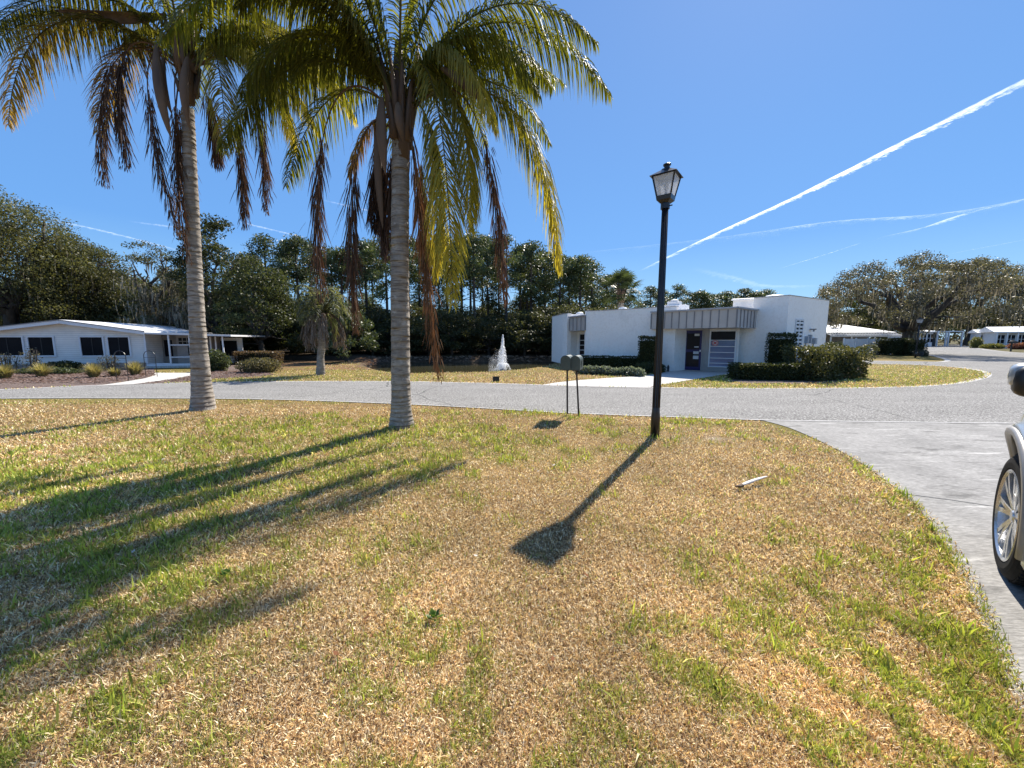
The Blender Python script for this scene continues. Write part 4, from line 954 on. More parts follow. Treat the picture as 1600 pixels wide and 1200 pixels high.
def house_window(xa, xb, za, zb_):
    mb = MB(); t = .07
    mb.box(((xa + xb) / 2, -.03, zb_ + t / 2), (xb - xa + 2 * t, .06, t)); mb.box(((xa + xb) / 2, -.03, za - t / 2), (xb - xa + 2 * t, .06, t))
    for x_ in (xa - t / 2, xb + t / 2): mb.box((x_, -.03, (za + zb_) / 2), (t, .06, zb_ - za))
    f_ = mb.build('window', M['white_metal'], house); mb = MB(); mb.box(((xa + xb) / 2, -.008, (za + zb_) / 2), (xb - xa, .014, zb_ - za)); mb.build('pane', M['curtain'], f_)
    mb = MB(); mb.box(((xa + xb) / 2, -.02, (za + zb_) / 2), (.03, .012, zb_ - za)); mb.build('mullion', M['dark_box'], f_)
for pa, pb_ in ((-12, 37), (47, 85), (128, 162), (171, 203)): house_window(hx(pa), hx(pb_), hz_(pa + 10, 555.5), hz_(pa + 10, 527))
# porch to the right: low roof, posts, screens, back wall with door
pr0 = Lh + .02; x_end = hx(366); zp0 = ze - .02; zp1 = hz_(364, 524.5)
mb = MB(); mb.add([(pr0, -.35, zp0 - .05), (x_end, -.35, zp1 - .05), (x_end, 7, zp1 - .05), (pr0, 7, zp0 - .05), (pr0, -.35, zp0 + .05), (x_end, -.35, zp1 + .05), (x_end, 7, zp1 + .05), (pr0, 7, zp0 + .05)],
   [(0, 3, 2, 1), (4, 5, 6, 7), (0, 1, 5, 4), (1, 2, 6, 5), (2, 3, 7, 6), (3, 0, 4, 7)]); prf = mb.build('porch_roof', M['roof_white'], house)
mb = MB(); mb.box((pr0 + 1.2, 1.6, ze / 2 - .05), (2.4, .12, ze - .12)); mb.box((pr0 + 2.46, 3.2, .92), (.1, 3.2, 1.84)); mb.build('porch_wall', M['porch_wall'], house)
mb = MB(); dx0 = pr0 + .75; mb.box((dx0 + .42, 1.51, .98), (.86, .05, 1.8)); dr = mb.build('door', surf('porch_door', (.42, .38, .36), (.36, .33, .31)), house)
mb = MB()
for i in range(3):
    for j in range(2): mb.box((dx0 + .2 + i * .22, 1.478, 1.40 + j * .24), (.17, .012, .19))
mb.build('pane', M['dark_glass'], dr); mb = MB(); mb.box((pr0 + .3, 1.53, 1.1), (.4, .03, 1.0)); mb.build('pane', M['dark_glass'], house)
xs0, xs1 = hx(268), hx(300); zfl = .12
mb = MB(); mb.box(((pr0 + xs1) / 2, .8, zfl / 2 + .005), (xs1 - pr0 + .1, 2.2, zfl)); mb.build('porch_floor', M['walk'], house)
mb = MB(); zt_ = zp0 - .1
for x_ in (pr0 + .05, xs0, xs1): mb.box((x_, -.2, zt_ / 2), (.07, .07, zt_))
for z_ in (.22, .62, 1.32): mb.box(((xs0 + xs1) / 2, -.2, z_), (xs1 - xs0 - .07, .05, .05))
mb.box(((pr0 + xs0) / 2, -.2, .2), (xs0 - pr0 - .1, .05, .16)); mb.box(((xs0 + xs1) / 2, -.2, .12), (xs1 - xs0 - .08, .04, .14))
mb.build('screen_frame', M['white_metal'], house)
mb = MB(); mb.box(((xs0 + xs1) / 2, 1.49, 1.05), (.7, .03, .75)); mb.build('window', M['dark_glass'], house)
for px_, yy in ((330, 1.0), (338, 1.0), (349, -.1)): mb = MB(); x_ = hx(px_, yy); mb.box((x_, yy, zp1 / 2), (.07, .07, zp1 - .1)); mb.build('porch_post', M['white_metal'], house)
mb = MB(); mb.box(((xs1 + x_end) / 2 - .3, 3.0, .9), (x_end - xs1 - .5, .1, 1.7)); mb.build('wall', M['siding'], house)
mb = MB(); mb.box(((xs1 + x_end) / 2 - .35, 2.9, 1.05), (x_end - xs1 - 1.0, .06, 1.0)); mb.build('screen', M['curtain'], house)

# ================================================================ far right houses
def far_house(px0, px1, d, zr_, ze_, label, depth=7, wz=.35, rot=0.0, porch=False, nwin=4, wtop=1.9, wbot=.95, roofmat='roof_white', wallmat='white_paint', dark_from=None):
    xa = XT(px0, d); k1 = XT(px1, 1.0); w_ = (k1 * d - xa) / (math.cos(rot) - k1 * math.sin(rot)); r = empty('bungalow', (xa, d, 0), rot, label, 'house')
    mb = MB(); mb.box((w_ / 2, depth / 2 + .3, ze_ / 2), (w_ - .3, depth, ze_)); mb.build('wall', M[wallmat], r)
    mb = MB(); mb.add([(-.4, -.5, ze_), (w_ + .4, -.5, ze_), (w_ + .4, depth + .8, ze_), (-.4, depth + .8, ze_), (-.4, depth / 2, zr_), (w_ + .4, depth / 2, zr_)],
                      [(3, 2, 1, 0), (0, 1, 5, 4), (2, 3, 4, 5), (0, 4, 3), (1, 2, 5)]); rf = mb.build('roof', M[roofmat], r)
    mb = MB(); mb.box((w_ / 2, -.52, ze_ - .06), (w_ + .8, .05, .22)); mb.build('fascia', M['white_metal'], rf)
    for i in range(nwin):
        a0 = w_ * (i + .12) / nwin; a1 = w_ * (i + .88) / nwin
        mb = MB(); zz = (wtop + wbot) / 2; mb.box(((a0 + a1) / 2, .29, zz), (a1 - a0, .06, wtop - wbot)); f_ = mb.build('window', M['dark_glass'], r)
        mb = MB(); mb.box(((a0 + a1) / 2, .25, zz), (.08, .05, wtop - wbot)); mb.box(((a0 + a1) / 2, .25, zz), (a1 - a0, .045, .07)); mb.build('frame', M['white_metal'], f_)
    if porch:
        for i in range(6): mb = MB(); mb.box((w_ * i / 5, -.4, ze_ / 2), (.16, .16, ze_)); mb.build('post', M['white_metal'], r)
        mb = MB(); mb.box((w_ / 2, -.42, .45), (w_, .05, .08)); mb.build('railing', M['white_metal'], r)
    return r
# white carport house just behind the vinyl fence
r = empty('carport_house', (XT(1288, 47), 47, 0), R(-2), 'white house with a bright metal carport roof behind the white fence', 'house'); w_ = XT(1396, 47) - XT(1288, 47)
zt0, zt1 = ZT(1300, 509.5, 47), ZT(1300, 520.5, 47)
mb = MB(); mb.add([(0, 0, zt1), (w_, 0, zt1), (w_, 9, zt0 + .5), (0, 9, zt0 + .5), (0, 0, zt1 + .1), (w_, 0, zt1 + .1), (w_, 9, zt0 + .6), (0, 9, zt0 + .6)], [(3, 2, 1, 0), (4, 5, 6, 7), (0, 1, 5, 4), (1, 2, 6, 5), (2, 3, 7, 6), (3, 0, 4, 7)])
M['ribroof'] = striped('ribbed_roof', (.78, .78, .79), (.6, .6, .61), .45, .1, 0); rf = mb.build('roof', M['ribroof'], r)
mb = MB()
for i in range(26): x_ = w_ * (i + .5) / 26; mb.bar((x_, -.05, zt1 - .04), (x_, -.9, zt1 - .32), .07, .07)
mb.bar((0, -.95, zt1 - .38), (w_, -.95, zt1 - .38), .08, .16); mb.build('pergola_slat', M['white_metal'], r)
for x_ in (.1, w_ * .3, w_ * .62, w_ - .1): mb = MB(); mb.box((x_, -.85, (zt1 - .45) / 2), (.12, .12, zt1 - .45)); mb.build('post', M['white_metal'], r)
mb = MB(); mb.box((w_ / 2, 6, (zt1) / 2), (w_ - .2, 5, zt1 - .02)); mb.build('wall', M['porch_wall'], r)
mb = MB(); mb.box((w_ * .52, 4.5, zt0 + .55), (1.0, .6, .5)); mb.build('roof_vent', M['grey_trim'], rf)
far_house(1418, 1460, 84, 3.7, 3.3, 'small white bungalow with a row of dark windows behind the far street lamp', nwin=4, wtop=2.75, wbot=1.0, rot=R(-18))
r = empty('carport', (XT(1461, 84), 84, 0), 0, 'dark open carport attached right of the small white bungalow', 'carport'); w_ = XT(1501, 84) - XT(1461, 84)
mb = MB(); mb.box((w_ / 2, 3, 3.35), (w_, 7, .2)); mb.build('roof', M['roof_white'], r); mb = MB(); mb.box((w_ * .5, 5, 1.6), (w_ * .99, .2, 3.2)); mb.build('wall', M['dark_box'], r)  # full-width back wall coloured near black: the bay's inner shade is painted in
for x_ in (.1, w_ * .35, w_ * .45, w_ - .1): mb = MB(); mb.box((x_, -.3, 1.62), (.22, .22, 3.24)); mb.build('post', M['white_metal'], r)
far_house(1530, 1556, 76, 3.6, 2.9, 'white porch house with slender posts at the bend of the far street', nwin=2, porch=True, wtop=2.4, wbot=.8, depth=6, rot=R(-38))
far_house(1556, 1640, 70, 4.0, 2.95, 'larger white house with screened windows at the right edge of the far street', nwin=5, porch=True, wtop=2.4, wbot=.9, depth=9, rot=R(-38))
# ================================================================ trees
def T(px, d, top): return XT(px, d), d, ZT(px, top, d)
x_, y_, h_ = T(22, 31, 292)
t = make_tree('live_oak', 'oak', h_, 41, 5.5, 'huge spreading live oak at the left edge behind the long bungalow', 'tree', trunk_h=3.6, leaves=62000, lsize=.16, col='oak', nclump=260, puff=1.25, tr=.5, moss=500, bottom=.25, mosscol=((.12, .11, .08), (.2, .18, .13))); t.location = (x_, y_, 0)
x_, y_, h_ = T(145, 34, 372)
t = make_tree('live_oak', 'oak', h_, 42, 3.4, 'rounded live oak right of the huge one behind the bungalow roof', 'tree', trunk_h=3, leaves=30000, lsize=.16, col='oak', nclump=120, puff=1.05, tr=.35, moss=300, mosscol=((.12, .11, .08), (.2, .18, .13))); t.location = (x_, y_, 0)
x_, y_, h_ = T(200, 37, 425)
t = make_tree('live_oak', 'oak', h_, 43, 3.2, 'low dark live oak above the corner of the bungalow', 'tree', trunk_h=2.5, leaves=22000, lsize=.17, col='dark', nclump=90, puff=1.0, tr=.3); t.location = (x_, y_, 0)
x_, y_, h_ = T(240, 30, 368)
t = make_tree('mossy_oak', 'oak', h_, 44, 2.2, 'slim oak with sparse top and moss left of the tall palm trunk', 'tree', trunk_h=3.4, leaves=5200, lsize=.14, col='oak', nclump=55, puff=.6, tr=.24, moss=350, bottom=.05, lean=(-.6, 0)); t.location = (x_ + .6, y_, 0)
x_, y_, h_ = T(285, 29.5, 440)
t = make_tree('mossy_oak', 'oak', h_, 45, 2.0, 'short moss-hung oak with forked dark limbs beside the porch roof', 'tree', trunk_h=2.4, leaves=4600, lsize=.14, col='olive', nclump=42, puff=.6, tr=.26, moss=600, limbs_n=5); t.location = (x_, y_, 0)
x_, y_, h_ = T(345, 30, 335)
t = make_tree('magnolia', 'oak', h_, 46, 2.7, 'tall dark magnolia right of the left palm trunk', 'tree', trunk_h=2.0, leaves=15000, lsize=.19, col='dark', nclump=110, puff=.75, tr=.25, crown_z=3.0); t.location = (x_, y_, 0)
x_, y_, h_ = T(408, 28.5, 395)
t = make_tree('magnolia', 'oak', h_, 47, 2.6, 'broad dark magnolia shading the bank left of the small grey palm', 'tree', trunk_h=1.6, leaves=15000, lsize=.18, col='dark', nclump=100, puff=.8, tr=.25, crown_z=2.4); t.location = (x_, y_, 0)
x_, y_, h_ = T(540, 27.5, 468)
t = make_tree('young_pine', 'oak', h_, 48, 1.9, 'bushy light green young pine right of the small grey palm', 'tree', trunk_h=.8, leaves=7000, lsize=.2, col='pine', nclump=50, puff=.6, tr=.13, crown_z=1.2, mat='needle'); t.location = (x_, y_, 0)
# the pine wood behind the pond
LBL = 'tall slender pine with a bare trunk in the wood behind the pond'; GRP = 'pines in the wood behind the pond'
protos = []
rnd = random.Random(77)
spots = [(425, 36, 372), (470, 37, 372), (520, 40, 388), (455, 42, 380), (575, 38, 380), (606, 36, 372), (640, 42, 372), (560, 44, 395), (670, 39, 380), (700, 41, 370), (722, 38, 378), (742, 36, 366), (765, 42, 372), (790, 38, 370),
         (812, 44, 385), (832, 39, 383), (850, 43, 398), (868, 40, 393), (890, 46, 405), (905, 41, 403), (925, 45, 415), (945, 50, 432), (655, 47, 378), (735, 46, 372), (780, 48, 376), (822, 48, 388), (585, 49, 380), (490, 47, 378), (878, 50, 402), (540, 36, 392), (395, 38, 400), (970, 52, 445), (690, 50, 380), (755, 50, 372), (915, 52, 425), (845, 52, 395)]
for i, (px, d, top) in enumerate(spots):
    px = 800 + (px - 800) * 1.0; x_, y_, h_ = T(px, d, top)
    if i < 5:
        p = make_pine('pine_tree', h_, 60 + i, LBL, 'tree', GRP, crown_from=(.5, .66, .40, .58, .70)[i], spread=(2.0, 2.2, 1.8, 2.4, 1.7)[i], n=(30, 30, 34, 28, 26)[i]); p.location = (x_, y_, 0); protos.append((p, h_))
    else:
        p, h0 = protos[i % 5]; s = h_ / h0; q = dup(p, (x_, y_, 0), rnd.uniform(0, 6.28), (1.0 * rnd.uniform(.85, 1.15), 1.0 * rnd.uniform(.85, 1.15), s))
# understory trees
LBL = 'dark leafy understory tree between the pine trunks behind the pond'; GRP = 'understory trees behind the pond'
up = []
for i in range(3): up.append(make_tree('understory_tree', 'oak', 5.2, 80 + i, 2.3, LBL, 'tree', GRP, trunk_h=1.3, leaves=9500, lsize=.17, col='under', nclump=62, puff=.75, tr=.12, crown_z=1.4, limbs_n=5))
k = 0
us = [(px, d) for d, pxs in ((34.5, range(395, 960, 46)), (38, range(410, 980, 44)), (43, range(380, 1000, 42)), (50, range(380, 1010, 40))) for px in pxs]
for px, d in us:
    px += rnd.uniform(-12, 12); d += rnd.uniform(-.8, .8)
    if k < 3: o = up[k]; o.location = (XT(px, d), d, 0)
    else: dup(up[k % 3], (XT(px, d), d, 0), rnd.uniform(0, 6.28), (1.1, 1.1, rnd.uniform(.7, 1.0) * (1.0 if d < 40 or 668 < px < 750 else (1.25 if d < 48 else 1.6))))
    k += 1
LBL = 'dark leafy tree in the grove behind the bungalow'; GRP = 'grove trees behind the bungalow'
for i in range(12):
    px = 10 + i * 36 + rnd.uniform(-8, 8); d = 40 + rnd.uniform(-2, 3); dup(up[i % 3], (XT(px, d), d, 0), rnd.uniform(0, 6.28), (1.5, 1.5, rnd.uniform(1.3, 1.8)), label=LBL, group=GRP)
for i in range(7):
    px = 232 + i * 26; d = 31.5 + rnd.uniform(-1, 1); dup(up[i % 3], (XT(px, d), d, 0), rnd.uniform(0, 6.28), (1., 1., rnd.uniform(.6, .8)), label=LBL, group=GRP)
for i in range(8):
    px = 165 + i * 22 + rnd.uniform(-5, 5); dup(up[i % 3], (XT(px, 34.5), 34.5, 0), rnd.uniform(0, 6.28), (1.15, 1.15, rnd.uniform(1.15, 1.4)), label=LBL, group=GRP)
# dense backdrop wood, one mass nobody could count
def wood_mass(name, x0, x1, y0, y1, h0, h1, n, size, seed, col):
    r = np.random.default_rng(seed); k = 420
    cx = r.uniform(x0, x1, k); cy = r.uniform(y0, y1, k); hh = (h0 + (h1 - h0) * fbm(cx * .12, cy * .1, seed, 3)); cz = hh * r.random(k) ** .6
    cen = np.stack([cx, cy, cz], 1); rad = r.uniform(1.0, 2.0, (k, 3)) * np.array([1, 1, .7]); Q, C = leaf_quads(cen, rad, n, size, seed, *GR[col])
    return tag(link(name, quadmesh(name, Q, C), M['leaf']), kind='stuff')
wood_mass('distant_woodland', -75, 14, 56, 66, 4, 10, 46000, .42, 5, 'under')
wood_mass('distant_woodland', 100, 175, 112, 130, 7, 16, 30000, .75, 6, 'oakg')
wood_mass('distant_woodland', 12, 110, 98, 120, 3, 9, 36000, .65, 7, 'under')
# pines over the office roof
LBL = 'distant round-topped pine showing above the office roof'; GRP = 'distant pines above the office roof'
for i, (px, top) in enumerate(((1012, 450), (1032, 455), (1056, 446), (1072, 458), (1092, 456), (1112, 462), (1130, 457), (1146, 460), (1160, 452), (1178, 458), (1192, 455), (1215, 466))):
    d = 72 + (i * 5) % 9; x_, y_, h_ = T(px, d, top); p, h0 = protos[i % 5]; dup(p, (x_, y_, 0), rnd.uniform(0, 6.28), (1.35, 1.35, h_ / h0), label=LBL, group=GRP)
# big live oak on the right island
x_, y_, h_ = T(1412, 41, 396)
t = make_tree('live_oak', 'oak', h_, 52, 8.2, 'great moss-hung live oak standing over the hedge on the street island', 'tree', trunk_h=3.0, leaves=34000, lsize=.19, col='oakg', nclump=190, puff=.95, tr=.62, moss=1300, limbs_n=8, bottom=.15, asym=(-1.0, 0), mosscol=((.18, .165, .13), (.30, .28, .22))); t.location = (x_ + .3, y_, 0)
x_, y_, h_ = T(1520, 58, 398)
t = make_tree('live_oak', 'oak', h_, 53, 8.5, 'grey mossy live oak with a jagged crown between the street island and far houses', 'tree', trunk_h=4, leaves=26000, lsize=.26, col='oakg', nclump=150, puff=1.25, tr=.5, moss=700, bottom=.2, asym=(-2, 0)); t.location = (x_, y_ + 40, 0)
t.location = (XT(1512, 96), 96, 0); t.scale = (1.35, 1.2, ZT(1512, 400, 96) / h_)
x_, y_, h_ = T(1600, 92, 428)
t = make_tree('live_oak', 'oak', h_, 54, 11, 'broad dark oak rising behind the far porch house at the right edge', 'tree', trunk_h=4, leaves=26000, lsize=.36, col='oakg', nclump=150, puff=1.8, tr=.6, crown_z=4.5, bottom=.1); t.location = (x_ + 2, y_, 0)
x_, y_, h_ = T(1455, 100, 445)
t = make_tree('live_oak', 'oak', h_, 55, 10, 'dark oak behind the small white bungalow with dark windows', 'tree', trunk_h=3, leaves=20000, lsize=.36, col='dark', nclump=110, puff=1.8, tr=.6, crown_z=4, bottom=.1); t.location = (x_, y_, 0)
x_, y_, h_ = T(1325, 60, 455)
t = make_tree('live_oak', 'oak', h_, 56, 5, 'dark round tree behind the white carport roof', 'tree', trunk_h=2.5, leaves=14000, lsize=.26, col='dark', nclump=80, puff=1.2, tr=.4, crown_z=3.5, bottom=.1); t.location = (x_, y_, 0)
# trees behind the camera to the right have no part in the view

# ================================================================ shrubs and hedges
bush('tall_hedge_block', (*V2(G(1217, 588)), 0), (.46, .42, .93), 5200, 'tall clipped dark hedge block against the right stucco wall', 'hedge', 1, 'dark', .075, boxy=True, rz=R(-48), stems=5)
bush('low_hedge', (*V2(G(1197, 593)), 0), (1.30, .42, .33), 7500, 'low black-green clipped hedge at the foot of the tall hedge block', 'hedge', 2, 'dark', .07, boxy=True, rz=R(-8), stems=9)
bush('leafy_hedge', (XT(1300, 16.4) - .45, 15.9, 0), (1.75, .66, .64), 15000, 'broad leafy hedge with light tops right of the low clipped hedge', 'hedge', 3, 'oak', .085, boxy=True, rz=R(24), stems=22, rag=.55)
bush('clipped_hedge', (XT(958, 20.6), 20.4, 0), (1.9, .4, .36), 8000, 'long low clipped hedge under the long white wall', 'hedge', 4, 'dark', .075, boxy=True, rz=R(-24), stems=9)
bush('hedge_column', (XT(1014, 19.3), 19.3, 0), (.42, .4, .88), 4200, 'square dark clipped shrub column left of the lamp post', 'shrub', 5, 'dark', .075, boxy=True, rz=R(-38), stems=5)
bush('round_shrub', (XT(1012, 18.5), 18.3, 0), (.62, .5, .34), 2500, 'low round dark shrub at the foot of the square column', 'shrub', 6, 'dark', .07)
bush('round_shrub', (XT(1034, 18.7), 18.7, 0), (.26, .26, .26), 1300, 'small round dark ball shrub just right of the lamp post', 'shrub', 7, 'dark', .06)
GR['silver'] = ((.10, .13, .11), (.19, .22, .19))
LBL = 'silvery low plant in the row before the long clipped hedge'; GRP = 'silvery plants before the long hedge'
s0_ = bush('silver_plant', (0, 0, 0), (.38, .3, .22), 700, LBL, 'plant', 8, 'silver', .09, group=GRP, stems=4)
a_ = V2(G(908, 584)); b_ = V2(G(998, 588))
for i in range(8):
    p = a_.lerp(b_, i / 7); 
    if i == 0: s0_.location = (p.x, p.y, 0)
    else: dup(s0_, (p.x, p.y, 0), i * 1.1, rnd.uniform(.85, 1.15))
bush('round_shrub', (XT(1305, 30), 30, 0), (.9, .8, .85), 4500, 'round green shrub beside the end of the tall office wall', 'shrub', 9, 'dark', .1, group=None)
bush('island_hedge', (XT(1398, 39), 39, 0), (1.15, .8, .85), 6000, 'dark clipped hedge at the left foot of the great live oak', 'hedge', 10, 'dark', .11, boxy=True)
bush('island_hedge', (XT(1424, 38.6), 38.6, 0), (.95, .7, .75), 5000, 'dark clipped hedge beside the far street lamp post', 'hedge', 11, 'under', .11, boxy=True)
bush('island_plant', (XT(1441, 37), 37, 0), (.7, .5, .38), 1200, 'low pale green plant on the island right of the far lamp', 'plant', 12, 'oakg', .12)
bush('leafless_rose', (XT(1372, 39.3), 39.3, 0), (.6, .4, .8), 260, 'thin twiggy bush in front of the white fence', 'shrub', 13, 'oak', .08, stems=16)
# far yard plants
GR['red'] = ((.16, .06, .05), (.26, .12, .09)); GR['yel'] = ((.14, .15, .04), (.24, .23, .08))
bush('red_shrub', (XT(1594, 62), 62, 0), (1.6, 1, .65), 2500, 'reddish shrub before the larger white house at the right edge', 'shrub', 14, 'red', .2)
bush('yellow_shrub', (XT(1553, 66), 66, 0), (2.0, 1, .5), 2600, 'yellow-green low shrub before the far porch house', 'shrub', 15, 'yel', .2)
bush('garden_bush', (XT(1527, 71), 71, 0), (.9, .9, 1.2), 2200, 'yellow-green upright bush at the left post of the far porch house', 'shrub', 16, 'yel', .2)
# left house bed
bush('green_bush', (XT(344, 20.0), 19.6, 0), (.62, .55, .62), 4200, 'bright green rounded bush right of the tall left palm trunk', 'shrub', 17, 'pine', .09)
bush('olive_bush', (XT(402, 18.9), 18.9, 0), (1.05, .7, .42), 4200, 'wide low brownish-green bush on the mulch near the small grey palm', 'shrub', 18, 'olive', .09)
GR['brn'] = ((.13, .09, .06), (.22, .15, .10))
bush('brown_hedge', (XT(402, 25), 25, 0), (1.3, .5, .42), 5000, 'brown clipped hedge behind the low olive bush', 'hedge', 19, 'brn', .1, boxy=True)
bush('green_groundcover', (XT(92, 18.6), 18.0, 0), (1.5, .45, .18), 4200, 'bright low green plant spreading on the mulch under the bungalow windows', 'plant', 20, 'pine', .08)
bush('dark_shrub', (XT(105, 20), 19.6, 0), (1.0, .4, .30), 3000, 'dark green juniper shrub between the two pairs of bungalow windows', 'shrub', 21, 'dark', .09)
bush('thin_shrub', (XT(178, 20.4), 20.0, 0), (.55, .4, .48), 420, 'pale twiggy shrub under the right bungalow windows', 'shrub', 22, 'oakg', .08, stems=12)
bush('thin_shrub', (XT(12, 19), 18.8, 0), (.5, .4, .6), 420, 'pale twiggy rose at the far left of the bungalow bed', 'shrub', 23, 'oakg', .08, stems=12)
bush('thin_shrub', (XT(55, 19.2), 18.9, 0), (.4, .4, .75), 380, 'tall thin rose before the second bungalow window', 'shrub', 24, 'oakg', .08, stems=9)
def grass_clump(loc, h, r, n, seed, label, name='ornamental_grass'):
    rd = np.random.default_rng(seed); a_ = rd.random(n) * 6.28; e = rd.random(n) * 1.1; l_ = h * (.6 + .5 * rd.random(n)); o = np.stack([np.cos(a_), np.sin(a_), 0 * a_], 1); p = o * (r * .25 * rd.random(n))[:, None]
    m1 = p + (o * np.sin(e * .6)[:, None] + np.array([0, 0, 1]) * np.cos(e * .6)[:, None]) * l_[:, None] * .55; tp_ = m1 + (o * np.sin(e * 1.5)[:, None] + np.array([0, 0, 1]) * np.cos(e * 1.5)[:, None]) * l_[:, None] * .5
    sd = np.stack([-np.sin(a_), np.cos(a_), 0 * a_], 1) * .012
    Q = np.concatenate([np.stack([p - sd, p + sd, m1 + sd, m1 - sd], 1), np.stack([m1 - sd, m1 + sd, tp_ + sd * .2, tp_ - sd * .2], 1)]); t = rd.random((n, 1)); C = np.array((.36, .29, .15)) * (1 - t) + np.array((.20, .20, .08)) * t
    o = link(name, quadmesh(name, Q, np.concatenate([C, C])), M['leaf']); o.location = loc; return tag(o, label, 'grass clump')
for i, (px, py, lab) in enumerate(((8, 592, 'tan grass clump at the far left edge of the mulch bed'), (66, 589, 'straw grass clump left of the bright low green plant'), (147, 590, 'straw grass clump right of the bright low green plant'), (212, 586, 'tan grass clump nearest the porch corner'), (180, 588, 'small tan grass clump between the straw clump and the porch corner'))):
    p = G(px, py); grass_clump((p[0], p[1], 0), .62 if i != 4 else .4, .5, 420, 30 + i, lab)
p = G(283, 0 + 585)
# moss-like dead branch in the wood
x_ = XT(735, 33); mb = MB(); mb.tube([(x_ - .2, 33.5, .4), (x_ + .6, 33.3, 1.0), (x_ + 1.4, 33.2, 1.55)], [.06, .05, .025], 6); o = mb.build('fallen_branch', M['palm_trunk']); tag(o, 'pale fallen branch leaning over the far pond bank', 'branch')
# ================================================================ lawn blades
def color_at(x, y, r, far=False):
    g, sand, n1, n3 = patch(x, y); cl_ = np.clip((fbm(x * 6.5, y * 6.5, 71, 3) - .40) * 5,   .04, 1.2); isg = r.random(len(x)) < np.clip((g * .75 + .05) * cl_, 0, .6)
    t = r.random((len(x), 1)); k = r.random((len(x), 1))
    tan = np.array([.70, .53, .28]) * (1 - t) + np.array([.44, .28, .14]) * t; pale = np.array([.86, .75, .52]); tan = np.where(k < .30, pale, tan); tan = np.where(k > .84, np.array([.2, .12, .07]), tan)
    gr = np.array([.20, .28, .05]) * (1 - t) + np.array([.50, .50, .13]) * t
    return np.where(isg[:, None], gr, tan) * (.72 + .56 * fbm(x * 1.7, y * 1.7, 88, 4)[:, None]) * (.58 + .92 * r.random((len(x), 1))), isg, sand
def blades(name, x, y, seed, hgt, wid, zlift=0.0, mat='grass'):
    r = np.random.default_rng(seed); n = len(x); C, isg, sand = color_at(x, y, r)
    keep = r.random(n) > sand * .9; x, y, C, isg = x[keep], y[keep], C[keep], isg[keep]; n = len(x); hg = np.broadcast_to(hgt, keep.shape)[keep] if np.ndim(hgt) else hgt; wg = np.broadcast_to(wid, keep.shape)[keep] if np.ndim(wid) else wid
    a_ = r.random(n) * 6.283; e = np.where(isg, r.random(n) * 1.0, .35 + r.random(n) * 1.25); l_ = hg * (.5 + r.random(n)) * np.where(isg, 1.15, 1.0); o = np.stack([np.cos(a_), np.sin(a_), 0 * a_], 1)
    up = np.array([0, 0, 1.0]); p = np.stack([x, y, r.random(n) * .012 + zlift], 1); se = np.sin(e)[:, None]; ce = np.cos(e)[:, None]
    m1 = p + (o * se * .7 + up * ce) * (l_ * .5)[:, None]; tp_ = m1 + (o * np.sin(e * 1.35)[:, None] + up * np.cos(e * 1.35)[:, None]) * (l_ * .6)[:, None]
    sa = r.random(n) * 6.283; sd = np.stack([np.cos(sa), np.sin(sa), .3 * np.sin(sa * 3)], 1) * (wg / 2 * (.6 + .8 * r.random(n)))[:, None]
    V = np.stack([p - sd * .6, p + sd * .6, m1 + sd, tp_, m1 - sd], 1).reshape(-1, 3); b0 = np.arange(n)[:, None] * 5
    F1 = np.concatenate([b0 + np.array([[0, 1, 2, 4]])]); F2 = b0 + np.array([[4, 2, 3]])
    me = bpy.data.meshes.new(name); k = n * 5; me.vertices.add(k); me.vertices.foreach_set('co', V.astype(np.float32).ravel())
    me.loops.add(n * 7); li = np.concatenate([F1.ravel(), F2.ravel()]).astype(np.int32); me.loops.foreach_set('vertex_index', li)
    me.polygons.add(n * 2); me.polygons.foreach_set('loop_start', np.concatenate([np.arange(0, 4 * n, 4), 4 * n + np.arange(0, 3 * n, 3)]).astype(np.int32)); me.update(calc_edges=True)
    at = me.color_attributes.new('Col', 'FLOAT_COLOR', 'POINT'); cc = np.ones((k, 4), np.float32); cc[:, :3] = np.repeat(C, 5, axis=0); at.data.foreach_set('color', cc.ravel())
    return tag(link(name, me, M[mat]), 'short dry lawn grass in tan and green patches', 'grass', kind='stuff')
rd = np.random.default_rng(99); th = TH
n = 900000; px = rd.uniform(-350, 1750, n); py = rd.uniform(614, 1400, n)
u = px - 800; v_ = py - 600; ry = F * math.cos(th) - v_ * math.sin(th); rz_ = -F * math.sin(th) - v_ * math.cos(th); tt = -HC / rz_; gx_ = u * tt; gy_ = ry * tt
n = 90000; gx_ = np.concatenate([gx_, rd.uniform(-9, 4.5, n)]); gy_ = np.concatenate([gy_, rd.uniform(.3, 9, n)])
ex = segdist(gx_, gy_, drive_left); jit = rd.random(len(gx_))
on = inside(gx_, gy_, road_poly) | (inside(gx_, gy_, drive_poly) & ~((ex < .09 * jit ** 2) & (gy_ < 5.9)))
k = (~on) & (gy_ < 10.2) & (gy_ > .25) & (gx_ < 5); gx_ = gx_[k]; gy_ = gy_[k]
dd = np.hypot(gx_, gy_); blades('lawn_grass', gx_, gy_, 5, .021 + .003 * np.clip(dd, 0, 8) * .6, .0023 + .0010 * dd)
